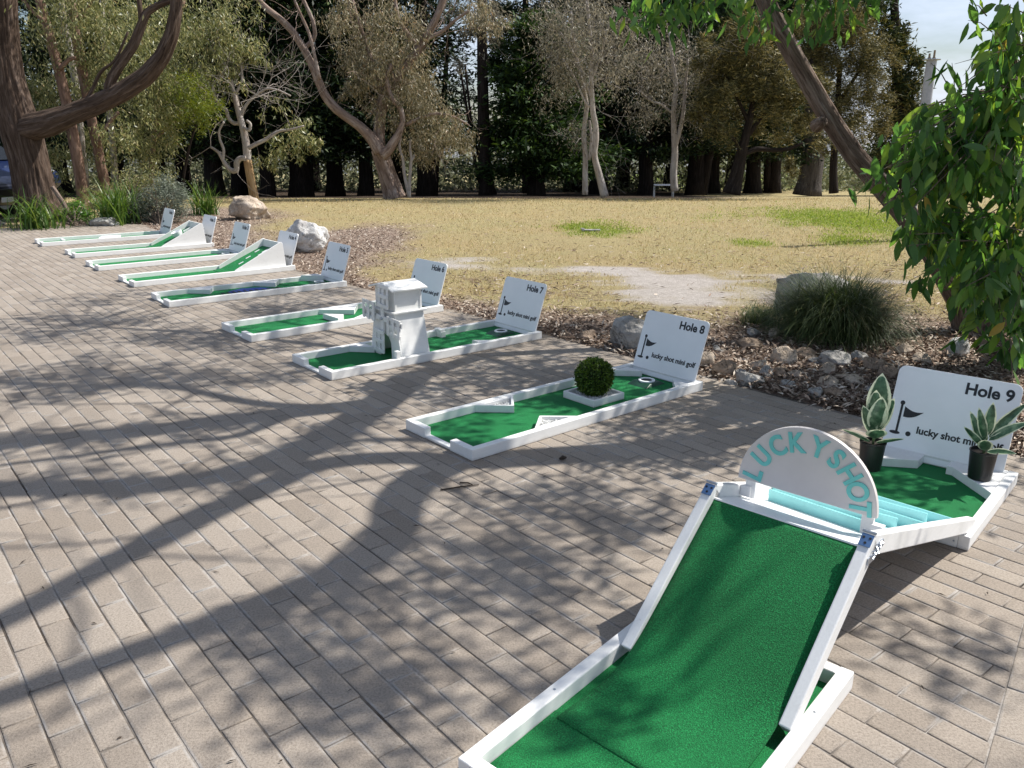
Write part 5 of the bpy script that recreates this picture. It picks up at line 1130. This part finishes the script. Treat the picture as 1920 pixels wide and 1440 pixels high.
tag(link('understorey', np_mesh('understorey', quads(P, D, N, rng.uniform(.2, .5, n), rng.uniform(.06, .16, n)), 0), M_backwood), 'grey green undergrowth seen low between the dark trunks', 'scrub', kind='stuff')

# ------------------------------------------------------------------ low plants
def tussock(name, label, cat, x, y, z, n, ln, w, mat, spread=.08, flop=1.1, part='blades', group=None, up=1.35):
    root = empty(name, (x, y, z), 0, label, cat, group)
    a = rng.uniform(0, 6.28, n); el = rng.normal(up, .28, n).clip(.35, 1.6); l = rng.uniform(.55, 1.1, n) * ln; ww = w * rng.uniform(.7, 1.2, n)
    p = np.stack([rng.normal(0, spread, n), rng.normal(0, spread, n), np.zeros(n)], 1); V = []; K = 6
    d = np.stack([np.cos(a), np.sin(a)], 1); side = np.stack([-d[:, 1], d[:, 0], np.zeros(n)], 1)
    bend = flop * rng.uniform(.6, 1.4, n)
    for i in range(K):
        u = i / (K - 1); wk = ww * (1 - u ** 2.2) * .5 + .0004
        V += [p + side * wk[:, None], p - side * wk[:, None]]
        e_ = el - bend * u; p = p + np.stack([d[:, 0] * np.cos(e_), d[:, 1] * np.cos(e_), np.sin(e_)], 1) * (l / (K - 1))[:, None]
    V = np.stack(V, 1); f = np.array([(2 * i, 2 * i + 1, 2 * i + 3, 2 * i + 2) for i in range(K - 1)])
    V[:, :, 2] = np.maximum(V[:, :, 2], .004)
    link(part, np_mesh(part, V, 0, 4, (np.arange(n)[:, None, None] * 2 * K + f[None]).reshape(-1, 4)), mat, root); return root
g0 = G(1562, 628); tussock('tussock_grass', 'large mounded tussock of fine dark green grass in front of the round boulder', 'grass tussock', g0[0], g0[1], -.02, 8000, .78, .005, M_tussock, .13, 2.0, up=1.25)
g0 = G(1425, 605); tussock('tussock_grass', 'small low tuft of grass at the left foot of the round boulder', 'grass tussock', g0[0], g0[1], -.02, 700, .26, .004, M_tussock, .09, 1.5)
g0 = G(222, 419); tussock('strappy_plant', 'bright green strappy plant left of the silvery shrub', 'strappy plant', g0[0], g0[1], -.02, 300, 1.0, .024, M_strap, .20, 1.1, 'strap_leaves', 'strappy leaved plants along the far bed')
g0 = G(385, 404); tussock('strappy_plant', 'bright green strappy plant right of the silvery shrub', 'strappy plant', g0[0], g0[1], -.02, 130, .85, .022, M_strap, .12, .9, 'strap_leaves', 'strappy leaved plants along the far bed')
g0 = G(72, 428); tussock('strappy_plant', 'arching strappy plant growing against the base of the big brown trunk', 'strappy plant', g0[0], g0[1], -.02, 200, .95, .022, M_strap, .18, 1.7, 'strap_leaves', 'strappy leaved plants along the far bed')
def shrub(name, label, blobs, Y, mat, base, Lm, Wm, part='foliage', droop=0.):
    r = gtree(name, label, *base); r['category'] = 'shrub'; mb = MB(); b = np.array(r.location)
    for bl_ in blobs:
        for k in range(7): c = at(bl_[0] + rng.uniform(-1, 1) * bl_[2], bl_[1] + rng.uniform(-1, .6) * bl_[2], Y); mb.tube([b + [0, 0, 0], (b + c) / 2 + rng.normal(0, .06, 3), c], [.014, .009, .004], 4, cap=False)
    finish(mb.build('stems', M_twig, None, smooth=True), r); finish(leaves(part, clumps(blobs, Y, .8, 26, .2), mat, None, Lm, Wm, droop, .3), r); return r
shrub('silver_shrub', 'rounded silvery grey leaved shrub beside the farthest hole sign', [(300, 385, 38, 3000, .9), (265, 392, 32, 2000), (335, 372, 26, 1500), (310, 352, 26, 1200), (285, 408, 25, 1200), (330, 400, 25, 900)], 16.9, M_silver, (300, 421), (.04, .07), (.010, .016))
shrub('dark_shrub', 'small dark leafy shrub at the right foot of the big brown trunk', [(140, 400, 24, 900), (160, 408, 20, 600), (125, 412, 16, 400)], 17.0, M_gumgreen, (140, 424), (.06, .10), (.02, .03))
shrub('twiggy_shrub', 'brown green twiggy shrub under the slender gums', [(250, 350, 30, 700), (290, 340, 30, 600), (215, 360, 24, 400), (180, 370, 24, 400)], 19, M_gumolive, (240, 402), (.07, .11), (.014, .02))
tg = empty('fallen_branch', tuple(at(115, 345, 16.9)), 0, 'fallen grey branch propped against the big brown trunk', 'branch'); mb = MB(); limb(mb, [(98, 350, 4), (115, 375, 4.2), (130, 400, 3.8), (142, 412, 3)], 16.9, 7, .15); finish(mb.build('bark', M_barklean, None, smooth=True), tg)

# ------------------------------------------------------------------ rocks
def rock(label, px, py, wpx, hpx, mat, seed, name='rock', group=None, cat='rock', squash=1.0):
    g = np.random.default_rng(seed); b = G(px, py); sz = wpx / F * math.hypot(*b[:2]) / .97; hz = hpx / F * math.hypot(*b[:2])
    bm = bmesh.new(); bmesh.ops.create_icosphere(bm, subdivisions=5 if cat == 'boulder' else 4, radius=1)
    pl = [(unit(g.normal(0, 1, 3) + [0, 0, .2]), g.uniform(.55, .85)) for _ in range(11)]; off = Vector(g.uniform(-50, 50, 3))
    for v in bm.verts:
        p = np.array(v.co)
        for n_, d_ in pl:
            s_ = p @ n_ - d_
            if s_ > 0: p = p - n_ * s_ * .93
        q = Vector(p); f_ = 1 + .13 * mnoise.fractal(q * 2.0 + off, 1.0, 2.0, 5) + .045 * (1 - 2 * abs(mnoise.noise(q * 3.4 + off))) + .02 * mnoise.noise(q * 13 + off)
        v.co = q * f_
    me = bpy.data.meshes.new(name); bm.to_mesh(me); bm.free()
    n = len(me.vertices); V = np.zeros(n * 3); me.vertices.foreach_get('co', V); V = V.reshape(-1, 3)
    a = g.uniform(0, 6.28); c, s_ = math.cos(a), math.sin(a); V[:, :2] = V[:, :2] @ np.array([[c, -s_], [s_, c]])
    V /= (V.max(0) - V.min(0)); V *= [sz, sz * squash * g.uniform(.75, 1.0), hz * 1.25]; V[:, 2] -= V[:, 2].min() + hz * .22
    me.vertices.foreach_set('co', V.ravel()); me.update()
    o = link(name, me, mat, None, smooth=True); o.location = (b[0], b[1] + sz * .3, float(gz(b[1])) - .01)
    tag(o, label, cat, group); return o
rock('angular pale brown boulder behind the farthest ramp sign', 460, 413, 68, 40, M_rocktan, 1, 'boulder', None, 'boulder')
rock('large white boulder just behind the sign of hole 4', 570, 474, 82, 58, M_rockwhite, 22, 'boulder', None, 'boulder')
rock('blocky grey boulder half hidden left of the hole 8 sign', 1190, 655, 92, 62, M_rockgrey, 3, 'boulder', None, 'boulder')
rock('big rounded grey boulder behind the tussock grass', 1530, 590, 128, 74, M_rockgrey, 14, 'boulder', None, 'boulder')
rock('flat pale slab at the foot of the bright strappy plant', 190, 424, 46, 14, M_rockgrey, 5, 'boulder', None, 'boulder')
RK = [(1100, 640, 32, 22, 'b', 'small dark rock just right of the hole 7 sign'), (1325, 690, 32, 30, 't', 'pinkish rock touching the right edge of the hole 8 sign'), (1360, 707, 48, 32, 'b', 'dark brown rock second right of the hole 8 sign'), (1408, 655, 46, 20, 'b', 'flat brown rock below the small tuft of grass'),
      (1412, 632, 26, 18, 'g', 'small pale rock left of the tussock grass'), (1452, 632, 24, 18, 't', 'small tan rock at the left foot of the tussock grass'), (1474, 685, 54, 34, 't', 'large pale pointed rock, tallest of the bed'), (1425, 692, 36, 18, 't', 'flat cream rock left of the tallest pointed rock'),
      (1390, 708, 26, 18, 'g', 'small grey rock right of the dark brown rock'), (1407, 722, 50, 24, 'g', 'broad grey rock lying at the paving edge'), (1440, 705, 28, 20, 'g', 'blue grey round rock under the flat cream rock'), (1468, 707, 34, 20, 'b', 'brown rock under the tallest pointed rock'), (1495, 710, 32, 18, 't', 'tan wedge rock right of the brown rock'),
      (1515, 675, 40, 20, 'b', 'rough brown rock right of the tallest pointed rock'), (1530, 682, 28, 12, 'g', 'small flat grey rock among the bark chips'), (1575, 688, 58, 26, 'g', 'long flat grey rock behind the arched sign'), (1555, 702, 28, 22, 't', 'upright tan rock in front of the long flat grey rock'), (1615, 680, 32, 22, 'g', 'blue grey rock right of the long flat grey rock'), (1640, 695, 38, 22, 'b', 'dull brown rock left of the hole 9 sign'),
      (1560, 728, 42, 22, 't', 'cracked tan rock above the variegated plant'), (1600, 722, 52, 20, 't', 'wide cream rock left of the hole 9 sign'), (1568, 746, 40, 20, 'b', 'low brown rock nearest the arched sign'), (1533, 746, 30, 20, 'g', 'small grey rock next to the low brown rock'), (1668, 712, 34, 26, 'b', 'brown rock against the left edge of the hole 9 sign'),
      (1700, 665, 32, 22, 't', 'pale rock lying in the shade below the sapling'), (1735, 685, 38, 20, 't', 'tan rock just above the hole 9 sign'), (1805, 670, 42, 32, 'w', 'whitish sunlit rock under the sapling leaves'), (1372, 722, 24, 12, 'g', 'thin grey stone at the paving edge'), (1345, 660, 20, 14, 'g', 'little grey stone behind the hole 8 sign edge'),
      (1480, 726, 30, 14, 'g', 'small grey stone below the tan wedge rock'), (1640, 740, 30, 18, 'g', 'grey stone tucked behind the variegated plant'), (1855, 650, 30, 18, 'b', 'dark stone at the foot of the leafy sapling')]
for i, (px, py, w_, h_, c_, lab) in enumerate(RK):
    rock(lab, px, py, w_, h_, dict(b=M_rockbrown, t=M_rocktan, g=M_rockgrey, w=M_rockwhite)[c_], 40 + i, 'rock', 'loose rocks edging the garden bed')
# bits on the paving and lawn
p = G(1108, 433); mb = MB(); mb.box(-.17, .17, -.06, .06, 0, .03); mb.box(-.19, -.12, -.03, .04, .0305, .05); so3 = mb.build('ground_slab', M_rockgrey, None, bevel=.008); so3.location = tuple(p); tag(so3, 'pale flat slab lying in the green patch of the lawn', 'slab')
def stick(label, a, b, r, px_b=None, name='twig'):
    p, q = G(*a), G(*b); root = empty(name, tuple(p), 0, label, 'twig'); p = p + [0, 0, r + .003]; q = q + [0, 0, r + .003]; m = (p + q) / 2 + [.01, .005, .002]
    mb = MB(); mb.tube([p, m, q], [r, r * 1.1, r * .6], 6, wob=.2); finish(mb.build('bark', M_twigdark, None, smooth=True), root); return root
stick('long dry twig lying on the paving in front of the near hole', (826, 921), (898, 911), .004); stick('short dry twig beside the long one on the paving', (862, 907), (886, 911), .004)
o = MB(); o.tube([(-.02, 0, .012), (0, .002, .016), (.022, -.001, .012)], [.006, .013, .005], 8, wob=.3); so2 = o.build('seed_pod', M_twigdark, None, smooth=True); p = G(1055, 863); so2.location = tuple(p); so2.rotation_euler = (0, 0, .5); tag(so2, 'brown woody seed pod on the paving in front of hole 8', 'seed pod')
# ------------------------------------------------------------------ post, low metal frame, cars
pp = at(1735, 200, 14); top = at(1738, 113, 14)
po = empty('metal_post', (pp[0], pp[1], -.02), 0, 'pale grey metal post with a flange plate on top, behind the sapling', 'post'); mb = MB(); hz = top[2] + .02
mb.lathe([(.001, 0), (.090, 0), (.084, 1.8), (.077, hz), (.001, hz)], 28); mb.build('shaft', plain('galvanised_post', (.42, .43, .47), .5, .2, var=.12), po, smooth=False)
mb = MB(); mb.lathe([(.001, hz + .001), (.130, hz + .001), (.134, hz + .010), (.130, hz + .018), (.001, hz + .018)], 28); mb.build('flange', M_steel, po)
for x in (-.045, .03):
    mb = MB(); mb.tube([(x, 0, hz + .018), (x, .003, hz + .10 + (x > 0) * .05)], [.018, .016], 8); mb.lathe([(.001, hz + .0185), (.030, hz + .0185), (.030, hz + .040), (.001, hz + .040)], 6, Matrix.Translation((x, 0, 0))); mb.build('bolt', plain('rusty_bolt', (.30, .22, .14), .6, .4), po)
g0 = at(1245, 361, 27.5); lf = empty('low_metal_frame', (g0[0], g0[1], float(gz(g0[1]))), 0, 'low grey metal frame standing under the slim gums', 'metal frame'); mb = MB(); w_ = .31; h_ = .38
mb.tube([(-w_, 0, 0), (-w_, 0, h_), (w_, 0, h_), (w_, 0, 0)], [.018] * 4, 6); mb.tube([(-w_ + .05, .5, 0), (-w_ + .05, .5, h_), (w_ + .05, .5, h_), (w_ + .05, .5, 0)], [.018] * 4, 6); mb.tube([(-w_, 0, h_), (-w_ + .05, .5, h_)], [.016] * 2, 6); mb.tube([(w_, 0, h_), (w_ + .05, .5, h_)], [.016] * 2, 6)
mb.build('tubes', M_steel, lf)
def car(x, y, rz, label, paint):
    r = empty('parked_car', (x, y, 0.0), rz, label, 'car', 'cars parked beyond the big brown trunk')
    prof = [(-2.1, .35), (-2.15, .75), (-1.95, .95), (-1.55, 1.02), (-.85, 1.42), (.15, 1.46), (.55, 1.38), (1.15, 1.00), (1.85, .86), (2.12, .70), (2.18, .42), (2.05, .28), (-2.0, .28)]
    mb = MB(); secs = [(-.86, .93), (-.80, 1.0), (.80, 1.0), (.86, .93)]; o0 = 0; V = []; n = len(prof)
    for yy, s_ in secs:
        for px_, pz in prof: V.append((px_ * (1 if pz < .9 else .99), yy * (1 - max(0, pz - .9) * .32), .28 + (pz - .28) * s_))
    Fc = [tuple(range(n)), tuple(range(4 * n - 1, 3 * n - 1, -1))] + [(k * n + i, (k + 1) * n + i, (k + 1) * n + (i + 1) % n, k * n + (i + 1) % n) for k in range(3) for i in range(n)]
    mb.add(V, Fc); P_ = Mat('car_paint'); P_.color(paint); P_.rough(.32, .45); P_.b.inputs['Coat Weight'].default_value = .4; mb.build('body', P_.m, r, bevel=.03)
    Gm = plain('car_glass', (.012, .014, .017), .22, spec=.3)
    mb = MB(); mb.add([(.57, -.62, 1.375), (.57, .62, 1.375), (1.13, .72, 1.03), (1.13, -.72, 1.03)], [(3, 2, 1, 0)], Matrix.Translation((.02, 0, .02))); mb.build('windscreen', Gm, r)
    for s_ in (-1, 1):
        f_ = [(-.75, 1.36, .70), (.1, 1.40, .69), (.5, 1.33, .71), (1.0, 1.02, .80), (-1.3, 1.04, .80)]; mb = MB(); mb.add([(a, s_ * (c + .055), b_) for a, b_, c in f_], [(0, 1, 2, 3, 4) if s_ > 0 else (4, 3, 2, 1, 0)]); mb.build('side_window', Gm, r)
        mb = MB(); mb.lathe([(.001, -.05), (.10, -.05), (.12, .03), (.07, .06), (.001, .065)], 14, Matrix.Translation((2.03, s_ * .62, .70)) @ Matrix.Rotation(R(80), 4, 'Y') @ Matrix.Diagonal((.8, 1.5, 1, 1))); mb.build('headlight', plain('lamp_glass', (.7, .72, .75), .15), r)
        for wx_ in (-1.3, 1.35):
            mb = MB(); Mx = Matrix.Translation((wx_, s_ * .80, .32)) @ Matrix.Rotation(R(90), 4, 'X'); mb.lathe([(.19, -.10), (.31, -.10), (.33, -.06), (.33, .06), (.31, .10), (.19, .10)], 28, Mx); wq = mb.build('wheel', plain('tyre', (.015, .015, .015), .8), r)
            mb = MB(); mb.lathe([(.001, -.08), (.19, -.095), (.195, .095), (.001, .08)], 20, Mx); mb.build('rim', M_steel, wq)
    mb = MB(); mb.box(2.12, 2.2, -.55, .55, .42, .62); mb.build('grille', M_dark, r, bevel=.01); mb = MB(); mb.box(2.185, 2.205, -.19, .19, .36, .46); mb.build('number_plate', M_board, r)
    return r
car(-12.55, 17.9, R(-14), 'dark navy car at the left edge, only its nose in view', (.006, .010, .030))
car(-14.9, 23.2, R(-12), 'dark blue car behind the big brown trunk', (.008, .018, .07))
mb = MB(); mb.prism([(-40, 14.0), (-9.9, 16.05), (-12.3, 22), (-22, 40), (-60, 40)], -.03, .004); Ma = plain('asphalt', (.07, .068, .066), .9, var=.3, scale=40); tag(mb.build('car_park', Ma), kind='structure')
mb = MB(); mb.prism([(-17, 12.65), (-9.9, 15.98), (-9.95, 16.2), (-17, 12.9)], -.02, .10); tag(mb.build('kerb', plain('concrete_kerb', (.34, .32, .29), .9, var=.2, scale=20)), kind='structure')
